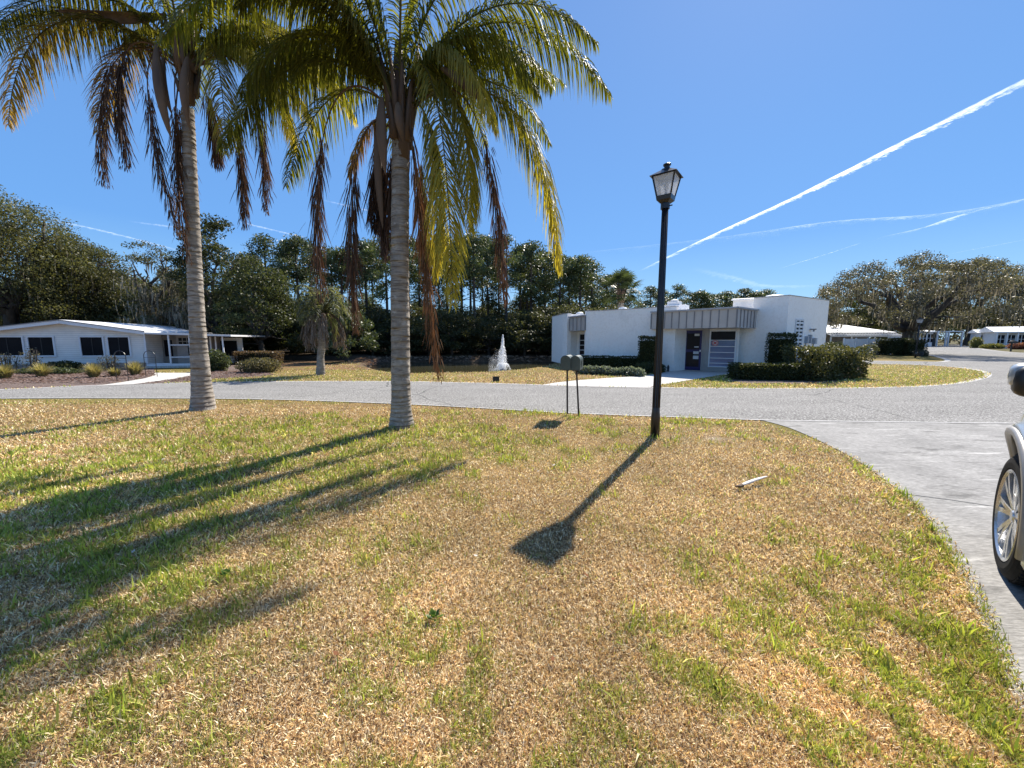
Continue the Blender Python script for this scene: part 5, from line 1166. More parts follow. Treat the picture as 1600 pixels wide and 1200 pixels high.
# longer green tufts
n = 60000; tx = rd.uniform(-8, 4.6, n * 3); ty = rd.uniform(.6, 8.5, n * 3); g, s_, _, _ = patch(tx, ty); cl = fbm(tx * 6.5, ty * 6.5, 71, 3) * .6 + .4 * fbm(tx * 14, ty * 14, 57, 2)
k = (rd.random(n * 3) < np.clip(g - .08, 0, 1) * (cl > .50) * 1.6) & ~inside(tx, ty, road_poly) & ~inside(tx, ty, drive_poly); tx = tx[k]; ty = ty[k]
def greenpatch(x, y): return None
_pa = patch
patch = lambda x, y: (np.ones_like(x), np.zeros_like(x), np.zeros_like(x), np.zeros_like(x))
blades('lawn_tufts', tx, ty, 6, .070, .0050 + .0011 * np.hypot(tx, ty), mat='tuft'); patch = _pa
# far verges
n = 110000; px = rd.uniform(-100, 1600, n); py = rd.uniform(566, 609, n); u = px - 800; v_ = py - 600
ry = F * math.cos(th) - v_ * math.sin(th); rz_ = -F * math.sin(th) - v_ * math.cos(th); tt = -HC / rz_; fx = u * tt; fy = ry * tt
bad = np.zeros(len(fx), bool)
for pl in (road_poly, office_walk, house_walk, mulch_bed, mulch_bed2, pond_poly, hedge_soil, [tuple(p) for p in foot]): bad |= inside(fx, fy, pl)
k = ~bad & (fy > 12) & (fy < 28) & ~((fx < -12) & (fy > 19.5)); blades('verge_grass', fx[k], fy[k], 8, .055, .022)
# broadleaf weeds
for i, (px_, py_, s_, lab) in enumerate(((678, 972, .065, 'small dark green broadleaf weed in the dry lawn below the lamp shadow'), (352, 905, .05, 'little green weed rosette in the left part of the lawn'))):
    p = G(px_, py_); r_ = np.random.default_rng(i + 300); n = 26; a_ = r_.random(n) * 6.28; e = .25 + r_.random(n) * .9; L_ = s_ * (.5 + .6 * r_.random(n)); o = np.stack([np.cos(a_) * np.sin(e), np.sin(a_) * np.sin(e), np.cos(e)], 1); w_ = np.stack([-np.sin(a_), np.cos(a_), 0 * a_], 1) * .011; b_ = np.zeros((n, 3)) + np.array([0, 0, .01]) + o * .01
    Q = np.stack([b_, b_ + o * L_[:, None] * .6 + w_, b_ + o * L_[:, None] * np.array([1, 1, .8]), b_ + o * L_[:, None] * .6 - w_], 1); t = r_.random((n, 1)); o_ = link('lawn_weed', quadmesh('weed', Q, np.array((.06, .13, .03)) * t + np.array((.14, .24, .05)) * (1 - t)), M['leaf']); o_.location = (p[0], p[1], .01); tag(o_, lab, 'weed')
# bark chips on the mulch beds
n = 9000; mx = rd.uniform(-24, -9, n); my = rd.uniform(14, 19.5, n); k = inside(mx, my, mulch_bed) | inside(mx, my, mulch_bed2); mx = mx[k]; my = my[k]; n = len(mx)
a_ = rd.random(n) * 6.28; s_ = rd.uniform(.03, .09, n)[:, None]; o = np.stack([np.cos(a_), np.sin(a_), rd.uniform(-.4, .4, n)], 1) * s_; w2_ = np.stack([-np.sin(a_), np.cos(a_), rd.uniform(-.4, .4, n)], 1) * s_ * .4; p = np.stack([mx, my, rd.uniform(.015, .05, n)], 1)
t = rd.random((n, 1)); tag(link('bark_chips', quadmesh('chips', np.stack([p - o, p + w2_, p + o, p - w2_], 1), np.array((.28, .2, .17)) * t + np.array((.08, .055, .05)) * (1 - t)), M['dead']), kind='stuff')
# leaf litter on lawn
n = 160; lx = rd.uniform(-6, 4, n); ly = rd.uniform(1.3, 7, n); k = ~inside(lx, ly, drive_poly) & ~inside(lx, ly, road_poly); lx = lx[k]; ly = ly[k]; n = len(lx)
a_ = rd.random(n) * 6.28; s_ = rd.uniform(.008, .028, n)[:, None]; o = np.stack([np.cos(a_), np.sin(a_), rd.uniform(-.2, .5, n)], 1) * s_; w2_ = np.stack([-np.sin(a_), np.cos(a_), rd.uniform(-.3, .3, n)], 1) * s_ * .5; p = np.stack([lx, ly, np.full(n, .045)], 1); t = rd.random((n, 1)) < .6
tag(link('leaf_litter', quadmesh('litter', np.stack([p - o, p + w2_, p + o, p - w2_], 1), np.where(t, np.array((.22, .10, .05)), np.array((.65, .6, .52)))), M['dead']), 'scattered fallen leaf bits on the lawn', 'leaf litter', kind='stuff')
# bank debris around pond
n = 9000; bx = rd.uniform(-18, 8.5, n); by = rd.uniform(26.5, 34.3, n); db = segdist(bx, by, pond_poly + pond_poly[:1]); k = (db < .9) & ((by > 30) | (bx < -9)); bx = bx[k]; by = by[k]; n = len(bx)
a_ = rd.random(n) * 6.28; s_ = rd.uniform(.06, .22, n)[:, None]; o = np.stack([np.cos(a_), np.sin(a_) * .4, rd.uniform(-.3, .3, n)], 1) * s_; w2_ = np.stack([0 * a_, np.sin(a_) * .2, rd.uniform(.2, .6, n)], 1) * s_ * .6; p = np.stack([bx, by, rd.uniform(-.25, .2, n)], 1); t = rd.random((n, 1))
tag(link('bank_litter', quadmesh('bank', np.stack([p - o, p + w2_, p + o, p - w2_], 1), np.array((.42, .32, .24)) * t + np.array((.12, .085, .06)) * (1 - t)), M['dead']), kind='stuff')

# fallen palm husk
p = G(1172, 764); husk = empty('palm_husk', (p[0], p[1], .03), 0, 'pale curled palm husk lying on the dry lawn', 'palm husk')
a = Vector((*G(1153, 766), .05)) - husk.location; b_ = Vector((*G(1198, 754), .05)) - husk.location; a.z = .01; b_.z = .045
n = 12; V = []; Fa = []; d = (b_ - a).normalized(); sx = d.cross(Vector((0, 0, 1))).normalized()
for i in range(n + 1):
    t = i / n; c_ = a.lerp(b_, t) + Vector((0, 0, .004 * math.sin(t * 3.1))); w_ = .024 * math.sin(math.pi * min(1, .15 + .83 * t)) ** .6
    for kk in range(5): q = math.pi * (.05 + .9 * kk / 4); V.append(c_ + sx * math.cos(q) * w_ + Vector((0, 0, 1)) * (math.sin(q)) * w_ * .8)
for i in range(n):
    for kk in range(4): Fa.append((i * 5 + kk, (i + 1) * 5 + kk, (i + 1) * 5 + kk + 1, i * 5 + kk + 1))
mb = MB(); mb.add(V, Fa); o = mb.build('husk', surf('husk_pale', (.72, .70, .68), (.5, .46, .42), scale=30, rough=.5), husk, smooth=True); sm = o.modifiers.new('s', 'SOLIDIFY'); sm.thickness = .006
mb = MB(); mb.tube([a - d * .05 + Vector((0, 0, .02)), a + d * .02, a + d * .07], [.008, .02, .022], 7); mb.tube([a + d * .02, a - d * .03 + sx * .03 + Vector((0, 0, .03))], [.01, .004], 5); mb.build('stub', M['spathe'], husk)

# ================================================================ street lamp
def street_lamp(base, top, lean, rz, label, group=None, f=1.0):
    r = empty('street_lamp', (base[0], base[1], 0), rz, label, 'street lamp', group)
    hp_ = top - .62
    prof = [(.075, -.02), (.075, .35), (.066, .42), (.062, .5)]; mb = MB(); mb.lathe([(0, -.02)] + prof + [(.055, .52), (.050, hp_ * .6), (.046, hp_), (.0, hp_)], 14); 
    # fluted look: 8 thin ridges
    for k in range(10):
        a_ = k * math.pi / 5; mb.tube([(math.cos(a_) * .058, math.sin(a_) * .058, .5), (math.cos(a_) * .044, math.sin(a_) * .044, hp_)], [.009, .008], 5)
    mb.build('post', M['black_metal'], r, smooth=True)
    mb = MB(); mb.lathe([(0, hp_ - .04), (.07, hp_ - .04), (.07, hp_ + .04), (.062, hp_ + .045), (0, hp_ + .045)], 16); mb.tube([(.05, 0, hp_), (.11, 0, hp_)], .01, 6)
    z0 = hp_ + .04
    def sq(h, z): return [(-h, -h, z), (h, -h, z), (h, h, z), (-h, h, z)]
    def frus(mb, h0, z0_, h1, z1_, cap=True): mb.add(sq(h0, z0_) + sq(h1, z1_), [(3, 2, 1, 0), (4, 5, 6, 7), (0, 1, 5, 4), (1, 2, 6, 5), (2, 3, 7, 6), (3, 0, 4, 7)])
    frus(mb, .055, z0, .105, z0 + .045); frus(mb, .108, z0 + .045, .118, z0 + .11)
    for sx_, sy_ in ((-1, -1), (1, -1), (1, 1), (-1, 1)): mb.bar((sx_ * .108, sy_ * .108, z0 + .11), (sx_ * .165, sy_ * .165, z0 + .40), .018)
    frus(mb, .176, z0 + .395, .176, z0 + .412)
    fr = mb.build('frame', M['black_metal'], r)
    mb = MB(); frus(mb, .205, z0 + .405, .07, z0 + .50); frus(mb, .07, z0 + .50, .052, z0 + .525); mb.lathe([(0, z0 + .52), (.045, z0 + .52), (.042, z0 + .56), (.058, z0 + .575), (.06, z0 + .59), (.045, z0 + .60), (0, z0 + .603)], 16); mb.build('cap', M['black_metal'], r)
    mb = MB(); 
    lo = sq(.106, z0 + .115); hi = sq(.158, z0 + .394); mb.add(lo + hi, [(0, 1, 5, 4), (1, 2, 6, 5), (2, 3, 7, 6), (3, 0, 4, 7)]); mb.build('glass', M['lamp_glass'], r)
    mb = MB(); mb.lathe([(.02, z0 + .11), (.02, z0 + .2), (.035, z0 + .22), (.04, z0 + .3), (.0, z0 + .34)], 10); mb.build('bulb', M['white_paint'], r)
    return r
m, nt, nd, lk = newmat('frosted_glass'); b = nd.new('ShaderNodeBsdfPrincipled'); b.inputs['Base Color'].default_value = (.75, .77, .8, 1); b.inputs['Roughness'].default_value = .3
t_ = nd.new('ShaderNodeBsdfTranslucent'); t_.inputs[0].default_value = (.85, .86, .88, 1); tr_ = nd.new('ShaderNodeBsdfTransparent'); tr_.inputs[0].default_value = (.8, .82, .85, 1)
m1 = nd.new('ShaderNodeMixShader'); m1.inputs[0].default_value = .55; lk.new(b.outputs[0], m1.inputs[1]); lk.new(t_.outputs[0], m1.inputs[2]); m2 = nd.new('ShaderNodeMixShader'); m2.inputs[0].default_value = .2; lk.new(m1.outputs[0], m2.inputs[1]); lk.new(tr_.outputs[0], m2.inputs[2]); out(nt, m2.outputs[0]); M['lamp_glass'] = m
lb = G(1023, 682); lt = ZT(1040, 258, lb[1])
street_lamp(lb, lt, 0, R(-38), 'tall black street lamp with a four-sided lantern on the front lawn')
fb = G(1430, 559); lt2 = ZT(1430, 496, fb[1]); street_lamp(fb, lt2, 0, R(10), 'small distant black street lamp beside the island hedge')

# ================================================================ mailboxes
def mailbox(base, ztop, rz, label, lean, yaw=0):
    r = empty('mailbox', (base[0], base[1], 0), rz, label, 'mailbox'); w_ = .205; hh = .30; L_ = .50; zb_ = ztop - hh; ox, oy = lean
    mb = MB(); mb.tube([(0, 0, -.05), (ox * .5, oy * .5, zb_ * .5), (ox, oy, zb_)], .019, 10); mb.build('post', M['rust_post'], r)
    V = []; n = 14
    prof = [(-w_ / 2, 0), (w_ / 2, 0)] + [(w_ / 2 * math.cos(math.pi * k / n), hh - w_ / 2 + w_ / 2 * math.sin(math.pi * k / n)) for k in range(n + 1)]
    m_ = len(prof); 
    for y0 in (-L_ * .42, L_ * .58): V += [(ox + a_, oy + y0, zb_ + c_) for a_, c_ in prof]
    mb = MB(); mb.add(V, [tuple(range(m_)), tuple(range(2 * m_ - 1, m_ - 1, -1))] + [(i, m_ + i, m_ + (i + 1) % m_, (i + 1) % m_) for i in range(m_)])
    body = mb.build('box', M['mail_green'], r, bevel=.004)
    mb = MB(); V = []
    for y0, s_ in ((-L_ * .42 - .012, 1.04), (-L_ * .42 - .002, 1.04)): V += [(ox + a_ * s_, oy + y0, zb_ - .004 + c_ * 1.02) for a_, c_ in prof]
    mb.add(V, [tuple(range(m_)), tuple(range(2 * m_ - 1, m_ - 1, -1))] + [(i, m_ + i, m_ + (i + 1) % m_, (i + 1) % m_) for i in range(m_)]); mb.box((ox, oy - L_ * .42 - .025, zb_ + hh * .88), (.03, .03, .02)); mb.build('door', M['mail_green'], r)
    mb = MB(); mb.box((ox, oy + .04, zb_ - .012), (.14, L_ * .8, .022)); mb.build('bracket', M['rust_post'], r)
    mb = MB(); mb.box((ox + w_ / 2 + .006, oy - .02, zb_ + .12), (.008, .03, .12)); mb.box((ox + w_ / 2 + .006, oy + .03, zb_ + .17), (.008, .09, .05)); mb.build('flag', M['mail_green'], r)
    return r
m1b = G(886.5, 649.5); m2b = G(904.5, 650)
mailbox(m1b, ZT(884, 555, m1b[1]), R(-18), 'left green arched mailbox of the pair on thin posts', (-.03, .05))
mailbox(m2b, ZT(897, 555.5, m2b[1]), R(-18), 'right green arched mailbox of the pair, its side in the sun', (-.08, .05))
for px_, d_, lab in ((1521.5, 75, 'far dark mailbox by the bend of the street'), (1582, 51, 'far dark mailbox at the right edge beyond the street')):
    p = XT(px_, d_); r = empty('mailbox', (p, d_, 0), 0, lab, 'mailbox'); mb = MB(); mb.box((0, 0, .55), (.12, .12, 1.1)); mb.build('post', M['dark_box'], r)
    mb = MB(); mb.box((.1, 0, 1.22), (.95 if d_ > 60 else .85, .5, .26)); mb.ball((.1, 0, 1.34), (.42, .22, .12)); mb.build('box', M['dark_box'], r)
# small black box on the verge
p = G(775, 596); r = empty('utility_box', (p[0], p[1], 0), R(12), 'small black utility box on the verge below the fountain', 'utility box')
mb = MB(); mb.prism([(-.12, -.08), (.12, -.08), (.12, .08), (-.12, .08)], 0, .17); mb.build('case', M['dark_box'], r, bevel=.012); mb = MB(); mb.box((0, 0, .185), (.27, .19, .025), tilt=Matrix.Rotation(R(-6), 3, 'X')); mb.build('lid', M['dark_box'], r, bevel=.006)
# far bits
p = XT(1529, 72); r = empty('trash_bin', (p, 72, 0), 0, 'dark bin standing beside the far mailbox at the bend', 'bin'); mb = MB(); mb.lathe([(0, 0), (.35, 0), (.42, .8), (.45, .85), (0, .95)], 14); mb.build('tub', M['dark_box'], r)
p = XT(1440, 36.5); r = empty('planter', (p, 36.5, 0), 0, 'small dark planter pot right of the distant lamp', 'planter'); mb = MB(); mb.lathe([(0, 0), (.22, 0), (.28, .35), (.25, .4), (0, .36)], 14); mb.build('pot', M['dark_box'], r)
# vinyl fence
r = empty('vinyl_fence', (XT(1319, 41), 41, 0), 0, 'white vinyl privacy fence left of the great live oak', 'fence'); w_ = XT(1394, 41) - XT(1319, 41); zt_ = ZT(1350, 529.5, 41)
for i in range(4):
    mb = MB(); x0 = w_ * i / 4; x1 = w_ * (i + 1) / 4; k = 9
    for j in range(k): a0 = x0 + .08 + (x1 - x0 - .16) * j / k; a1 = x0 + .08 + (x1 - x0 - .16) * (j + 1) / k - .012; mb.box(((a0 + a1) / 2, 0, zt_ / 2), (a1 - a0, .03, zt_ - .12))
    mb.box(((x0 + x1) / 2, 0, zt_ - .05), (x1 - x0 - .12, .06, .1)); mb.box(((x0 + x1) / 2, 0, .1), (x1 - x0 - .12, .06, .12)); mb.build('panel', M['white_metal'], r)
for i in range(5):
    mb = MB(); mb.box((w_ * i / 4, 0, zt_ / 2 + .03), (.12, .12, zt_ + .06)); mb.lathe([(.085, zt_ + .06), (0, zt_ + .13)], 4, (w_ * i / 4, 0, 0)); mb.build('post', M['white_metal'], r)
# shepherd hooks in the bed
for px_, py_, lab, ww in ((192, 596, 'thin black arched garden trellis before the right bungalow windows', .45), (237, 589, 'thin black arched garden trellis beside the porch corner', .5)):
    p = G(px_, py_); r = empty('garden_trellis', (p[0], p[1], 0), 0, lab, 'trellis'); h_ = ZT(px_, 548, p[1]); pts = [(-ww / 2, 0, 0), (-ww / 2, 0, h_ * .8)] + [(-ww / 2 * math.cos(math.pi * k / 8), 0, h_ * .8 + h_ * .2 * math.sin(math.pi * k / 8)) for k in range(1, 8)] + [(ww / 2, 0, h_ * .8), (ww / 2, 0, 0)]
    mb = MB(); mb.tube(pts, .012, 6); mb.build('arch', M['black_metal'], r); mb = MB(); mb.tube([(-ww / 2, 0, h_ * .5), (ww / 2, 0, h_ * .5)], .008, 5); mb.tube([(-ww / 2, 0, h_ * .75), (ww / 2, 0, h_ * .75)], .008, 5); mb.build('crossbar', M['black_metal'], r)

# ================================================================ fountain
fx_, fy_ = G(786, 578.5, -.33); zt_ = ZT(785, 523, fy_); Hf = zt_ + .33
fo = empty('fountain', (fx_, fy_, -.33), 0, 'white water jet fountain rising from the pond', 'fountain')
m, nt, nd, lk = newmat('spray'); d_ = nd.new('ShaderNodeBsdfDiffuse'); d_.inputs[0].default_value = (.9, .92, .95, 1); t_ = nd.new('ShaderNodeBsdfTranslucent'); t_.inputs[0].default_value = (.9, .92, .95, 1); mx = nd.new('ShaderNodeMixShader'); mx.inputs[0].default_value = .6; lk.new(d_.outputs[0], mx.inputs[1]); lk.new(t_.outputs[0], mx.inputs[2]); out(nt, mx.outputs[0]); M['spray'] = m
def drops(name, P, size, seed):
    r = np.random.default_rng(seed); n = len(P); a = r.normal(size=(n, 3)); a /= np.linalg.norm(a, axis=1)[:, None]; a[:, 2] *= 2; b = np.cross(a, r.normal(size=(n, 3))); b /= np.linalg.norm(b, axis=1)[:, None]; s = (size * (.5 + r.random(n)))[:, None]
    link(name, quadmesh(name, np.stack([P - a * s, P + b * s, P + a * s, P - b * s], 1)), M['spray'], fo)
rd = np.random.default_rng(3); n = 8000; t = rd.random(n) ** 1.25; zz = Hf * t
rad = np.interp(t, [0, .25, .5, .68, 1], [.25, .31, .25, .12, .035]); a_ = rd.random(n) * 6.28; q = rd.random(n) ** .7
px_ = np.cos(a_) * rad * q; py_ = np.sin(a_) * rad * q; px_ -= .08 * (1 - t) * rd.random(n) * 1.5
drops('plume', np.stack([px_, py_, zz], 1), .0095, 4)
n = 2600; t = rd.random(n); sl = .30; zz = .02 + .38 * 4 * t * (1 - t) * (1 + .1 * rd.random(n)); a_ = rd.integers(0, 22, n) / 22 * 6.28; rr_ = t * .5
drops('low_jet', np.stack([np.cos(a_) * rr_, np.sin(a_) * rr_, zz], 1) + rd.normal(size=(n, 3)) * .012, .010, 5)
n = 2600; t = rd.random(n); a_ = rd.random(n) * 6.28; rr_ = rd.random(n) ** .6 * .6; drops('mist', np.stack([np.cos(a_) * rr_ - .35, np.sin(a_) * rr_, rd.random(n) ** 1.6 * 1.3 * (1.1 - rr_)], 1), .007, 6)
mb = MB(); mb.lathe([(0, -.1), (.22, -.1), (.25, 0), (.2, .06), (.06, .08), (.05, .14), (0, .14)], 16); mb.build('float', M['dark_box'], fo)
# ================================================================ parked SUV at the right edge
m, nt, nd, lk = newmat('car_paint'); b = nd.new('ShaderNodeBsdfPrincipled'); b.inputs['Base Color'].default_value = (.42, .44, .45, 1); b.inputs['Roughness'].default_value = .3; b.inputs['Metallic'].default_value = .35
b.inputs['Coat Weight'].default_value = .8; b.inputs['Coat Roughness'].default_value = .05; out(nt, b.outputs[0]); M['paint'] = m
M['trim_silver'] = surf('silver_trim', (.30, .285, .27), (.26, .25, .235), scale=6, rough=.35, metal=.3)
M['tyre'] = surf('tyre', (.010, .010, .011), (.018, .018, .018), scale=20, rough=.8, spec=.12)
M['alloy'] = surf('alloy', (.62, .63, .65), (.5, .51, .53), scale=5, rough=.25, metal=.8)
M['plastic'] = surf('black_plastic', (.015, .015, .016), (.022, .022, .023), scale=10, rough=.35)
WH = Vector((3.45, 2.50)); phi = R(CAR_PHI)
car = empty('parked_car', (WH.x, WH.y, 0), phi, 'silver-white SUV parked on the driveway at the right edge of the frame', 'car')
# local: +x forward (away from camera), +y to the left side of the car; y=0 is the outer face of the left tyres
Wd = 1.94; WB = 2.9; TR = .435; sideY = .03
def halfw(s):      # how far the side stands in from the widest line
    f = max(0, s - .05); return .5 * f ** 2
st = [-WB - 1.0 + i * (WB + 1.0 + .86) / 78 for i in range(79)]
rings = []
for s in st:
    ins = halfw(s) + (max(0, -WB - .6 - s) * .5); top = 1.19 - .05 * max(0, s) - .10 * max(0, s - .5) ** 2 * 4
    arch = .3
    for cx in (0, -WB):
        d = abs(s - cx); Ra = TR + .135
        if d < Ra: arch = max(arch, math.sqrt(Ra * Ra - d * d) + TR + .0)
    y1 = sideY - ins; y0 = -(Wd + sideY) + ins; zb_ = arch
    half = [(y1 - .16, zb_), (y1 - .03, zb_), (y1, zb_ + .03), (y1 + .0, max(zb_ + .05, .62)), (y1 - .01, max(zb_ + .07, .80)), (y1 - .035, max(zb_ + .09, .95)), (y1 - .045, max(zb_ + .10, top - .05)), (y1 - .11, max(zb_ + .11, top)), (y1 - .5, top + .03)]
    ring = [(s, a_, c_) for a_, c_ in half] + [(s, (y0 + y1) * 2 / 2 - a_, c_) for a_, c_ in half[::-1]]
    rings.append(ring)
V = [p for r_ in rings for p in r_]; k = len(rings[0]); Fa = []
for i in range(len(rings) - 1):
    for j in range(k): Fa.append((i * k + j, (i + 1) * k + j, (i + 1) * k + (j + 1) % k, i * k + (j + 1) % k))
Fa += [tuple(range(k)), tuple(range((len(rings) - 1) * k, len(rings) * k))[::-1]]
mb = MB(); mb.add(V, Fa); body = mb.build('body', M['paint'], car, smooth=True)
wn = body.modifiers.new('n', 'EDGE_SPLIT'); wn.split_angle = R(40)
for cx in (0, -WB):        # arch liner and lip
    mb = MB(); Ra = TR + .155; pts = [(cx + Ra * math.cos(R(a_)), sideY - .008 - (halfw(Ra * math.cos(R(a_))) if cx == 0 else 0), TR + Ra * math.sin(R(a_))) for a_ in range(-12, 193, 8)]
    mb.tube(pts, .030, 8); mb.build('wheel_arch', M['trim_silver'], car, smooth=True)
    mb = MB(); Ra = TR + .125
    for y0 in (0, 1):
        oy = -.06 if y0 == 0 else -Wd + .32; n = 20
        V = [(cx + Ra * math.cos(math.pi * i / n), oy + (.05 - halfw(max(0, Ra * math.cos(math.pi * i / n))) * (cx == 0) if y0 == 0 else 0) - w_, TR + Ra * math.sin(math.pi * i / n)) for w_ in (0, .30) for i in range(n + 1)]
        mb.add(V, [(i, i + 1, n + 2 + i, n + 1 + i) for i in range(n)] + [tuple(n + 1 + i for i in range(n + 1))])
    mb.build('arch_liner', M['plastic'], car)
# cabin
mb = MB(); g0 = [(-.95, 1.10), (-1.75, 1.72), (-3.9, 1.74), (-4.0, 1.10)]
def cab(ins0, ins1, zf=0): return [(x_, (-ins0 if z_ < 1.2 else -ins1), z_) for x_, z_ in g0] + [(x_, -(Wd) + (ins0 if z_ < 1.2 else ins1) - .0, z_) for x_, z_ in g0]
V = cab(.14, .34); mb.add(V, [(0, 1, 2, 3), (7, 6, 5, 4), (0, 4, 5, 1), (1, 5, 6, 2), (2, 6, 7, 3)]); mb.build('cabin_glass', M['dark_glass'], car)
mb = MB(); mb.box((-2.82, -Wd / 2, 1.755), (2.3, Wd - .66, .05)); 
for s_ in (0, 1):
    f = (lambda y_: y_) if s_ == 0 else (lambda y_: -Wd - y_)
    for (x0, z0, x1, z1) in ((-.92, 1.1, -1.72, 1.73), (-2.4, 1.1, -2.4, 1.73), (-3.98, 1.1, -3.88, 1.74)): mb.bar((x0, f(-.13), z0), (x1, f(-.335), z1), .09, .05)
    mb.bar((-1.7, f(-.335), 1.73), (-3.9, f(-.335), 1.74), .06, .06)
mb.build('roof', M['paint'], car, bevel=.015)
# wheels
def wheel(cx, cy, side):
    mb = MB(); Mw = Matrix.Rotation(R(-90 * side), 3, 'X'); w_ = .245; R0 = TR; c_ = (cx, cy, TR)
    prof = [(.305, -.02), (.312, .0), (.33, .010), (.365, .013), (.395, .008), (R0 - .02, -.004), (R0 - .006, -.02), (R0, -.045), (R0, -w_ + .045), (R0 - .02, -w_), (.31, -w_ - .01)]
    mb.lathe([(a_, z_) for a_, z_ in prof], 64, c_, 0, Mw)
    for i in range(64):      # tread blocks
        a_ = 2 * math.pi * i / 64
        for z_, dz in ((-.05, .05), (-.12, .05), (-.19, .05)):
            p = Vector(c_) + Mw @ Vector((math.cos(a_) * (R0 + .003), math.sin(a_) * (R0 + .003), z_ )); q = Mw @ Matrix.Rotation(a_, 3, 'Z')
            v8 = [p + q @ Vector((sx * .006, sy * .013, sz * .026)) for sz in (-1, 1) for sx, sy in ((-1, -1), (1, -1), (1, 1), (-1, 1))]
            mb.add(v8, [(3, 2, 1, 0), (4, 5, 6, 7), (0, 1, 5, 4), (1, 2, 6, 5), (2, 3, 7, 6), (3, 0, 4, 7)])
    wh = empty('wheel', (0, 0, 0)); wh.parent = car
    mb.build('tyre', M['tyre'], wh, smooth=False)
    mb = MB(); mb.lathe([(.312, .0), (.318, .008), (.308, .012), (.295, .0), (.288, -.06), (.285, -.2)], 64, c_, 0, Mw)
    mb.lathe([(0, -.012), (.035, -.012), (.04, -.02), (.075, -.03), (.08, -.07)], 24, c_, 0, Mw)
    for i in range(7):
        for dq in (-.16, .16):
            a0 = 2 * math.pi * i / 7 + dq * .6; a1 = 2 * math.pi * i / 7 + dq; 
            pts = [Vector(c_) + Mw @ Vector((math.cos(a0) * .05, math.sin(a0) * .05, -.035)), Vector(c_) + Mw @ Vector((math.cos((a0 + a1) / 2) * .18, math.sin((a0 + a1) / 2) * .18, -.018)), Vector(c_) + Mw @ Vector((math.cos(a1) * .30, math.sin(a1) * .30, -.012))]
            mb.bar(pts[0], pts[1], .030, .03, up=Mw @ Vector((0, 0, 1))); mb.bar(pts[1], pts[2], .034, .028, up=Mw @ Vector((0, 0, 1)))
    mb.build('rim', M['alloy'], wh, smooth=False)
    mb = MB(); mb.lathe([(0, -.16), (.17, -.16), (.17, -.17), (0, -.17)], 32, c_, 0, Mw); mb.build('brake_disc', M['grey_trim'], wh)
for cx in (0, -WB): wheel(cx, 0, 1); wheel(cx, -Wd, -1)
# lamps
mb = MB(); mb.ball((.68, -.42, .88), (.14, .16, .09), 14); mb.ball((.68, -Wd + .42, .88), (.14, .16, .09), 14); mb.build('headlight', M['dark_glass'], car, smooth=True)
# door mirror
mz = CAR_MZ; mp_ = Vector(CAR_MP)   # local position of mirror centre
mir = empty('door_mirror', (0, 0, 0)); mir.parent = car
def shell(c0, r0, zc0, cut):
    V = []; n = 16; m_ = 10; Fa = []
    for i in range(m_ + 1):
        t = math.pi * i / m_
        for kk in range(n):
            a_ = 2 * math.pi * kk / n; x_ = math.sin(t) * math.cos(a_); y_ = math.sin(t) * math.sin(a_); z_ = math.cos(t)
            sp = lambda v, e: math.copysign(abs(v) ** e, v)
            V.append((c0[0] + r0[0] * sp(x_, .6), c0[1] + r0[1] * sp(y_, .5), c0[2] + r0[2] * sp(z_, .5)))
    for i in range(m_):
        for kk in range(n): Fa.append((i * n + kk, (i + 1) * n + kk, (i + 1) * n + (kk + 1) % n, i * n + (kk + 1) % n))
    mb = MB(); mb.add(V, Fa); return mb
c0 = (mp_.x, mp_.y, mz)
shell(c0, (.085, .13, .088), 0, 0).build('mirror_housing', M['plastic'], mir, smooth=True)
shell((c0[0] + .030, c0[1] + .004, c0[2] + .024), (.080, .136, .074), 0, 0).build('mirror_cap', M['paint'], mir, smooth=True)
mb = MB(); mb.bar((c0[0], c0[1] - .08, c0[2] - .06), (c0[0] + .02, c0[1] - .32, c0[2] - .10), .06, .05); mb.build('mirror_arm', M['plastic'], mir)
# ================================================================ contrails, high thin cloud
m, nt, nd, lk = newmat('contrail_cloud'); v = coords(nt, 'obj'); a = N(nt, 'ShaderNodeAttribute', attribute_name='Col')
s = nd.new('ShaderNodeSeparateColor'); lk.new(a.outputs['Color'], s.inputs[0])
n1 = noise(nt, coords(nt, 'obj', (.004, .004, .004)), 1.0, 6, .7); n2_ = noise(nt, coords(nt, 'obj', (.02, .02, .02)), 1.0, 5, .7)
ad = N(nt, 'ShaderNodeMath', operation='ADD'); lk.new(n1, ad.inputs[0]); lk.new(n2_, ad.inputs[1])
def mth(op, a_, b_, cl=False):
    n_ = N(nt, 'ShaderNodeMath', operation=op); n_.use_clamp = cl
    for k_, q_ in enumerate((a_, b_)):
        if isinstance(q_, (int, float)): n_.inputs[k_].default_value = q_
        else: lk.new(q_, n_.inputs[k_])
    return n_.outputs[0]
mu = mth('MULTIPLY', mth('ADD', mth('MULTIPLY', s.outputs[0], 1.45), mth('SUBTRACT', mth('MULTIPLY', ad.outputs[0], 3.4), 3.85), True), s.outputs[1])
d_ = nd.new('ShaderNodeBsdfDiffuse'); d_.inputs[0].default_value = (.97, .97, .98, 1); t_ = nd.new('ShaderNodeBsdfTranslucent'); t_.inputs[0].default_value = (.97, .97, .98, 1); m1 = nd.new('ShaderNodeMixShader'); m1.inputs[0].default_value = .9; lk.new(d_.outputs[0], m1.inputs[1]); lk.new(t_.outputs[0], m1.inputs[2])
tr_ = nd.new('ShaderNodeBsdfTransparent'); m2 = nd.new('ShaderNodeMixShader'); lk.new(mu, m2.inputs[0]); lk.new(tr_.outputs[0], m2.inputs[1]); lk.new(m1.outputs[0], m2.inputs[2]); out(nt, m2.outputs[0]); M['cloud'] = m
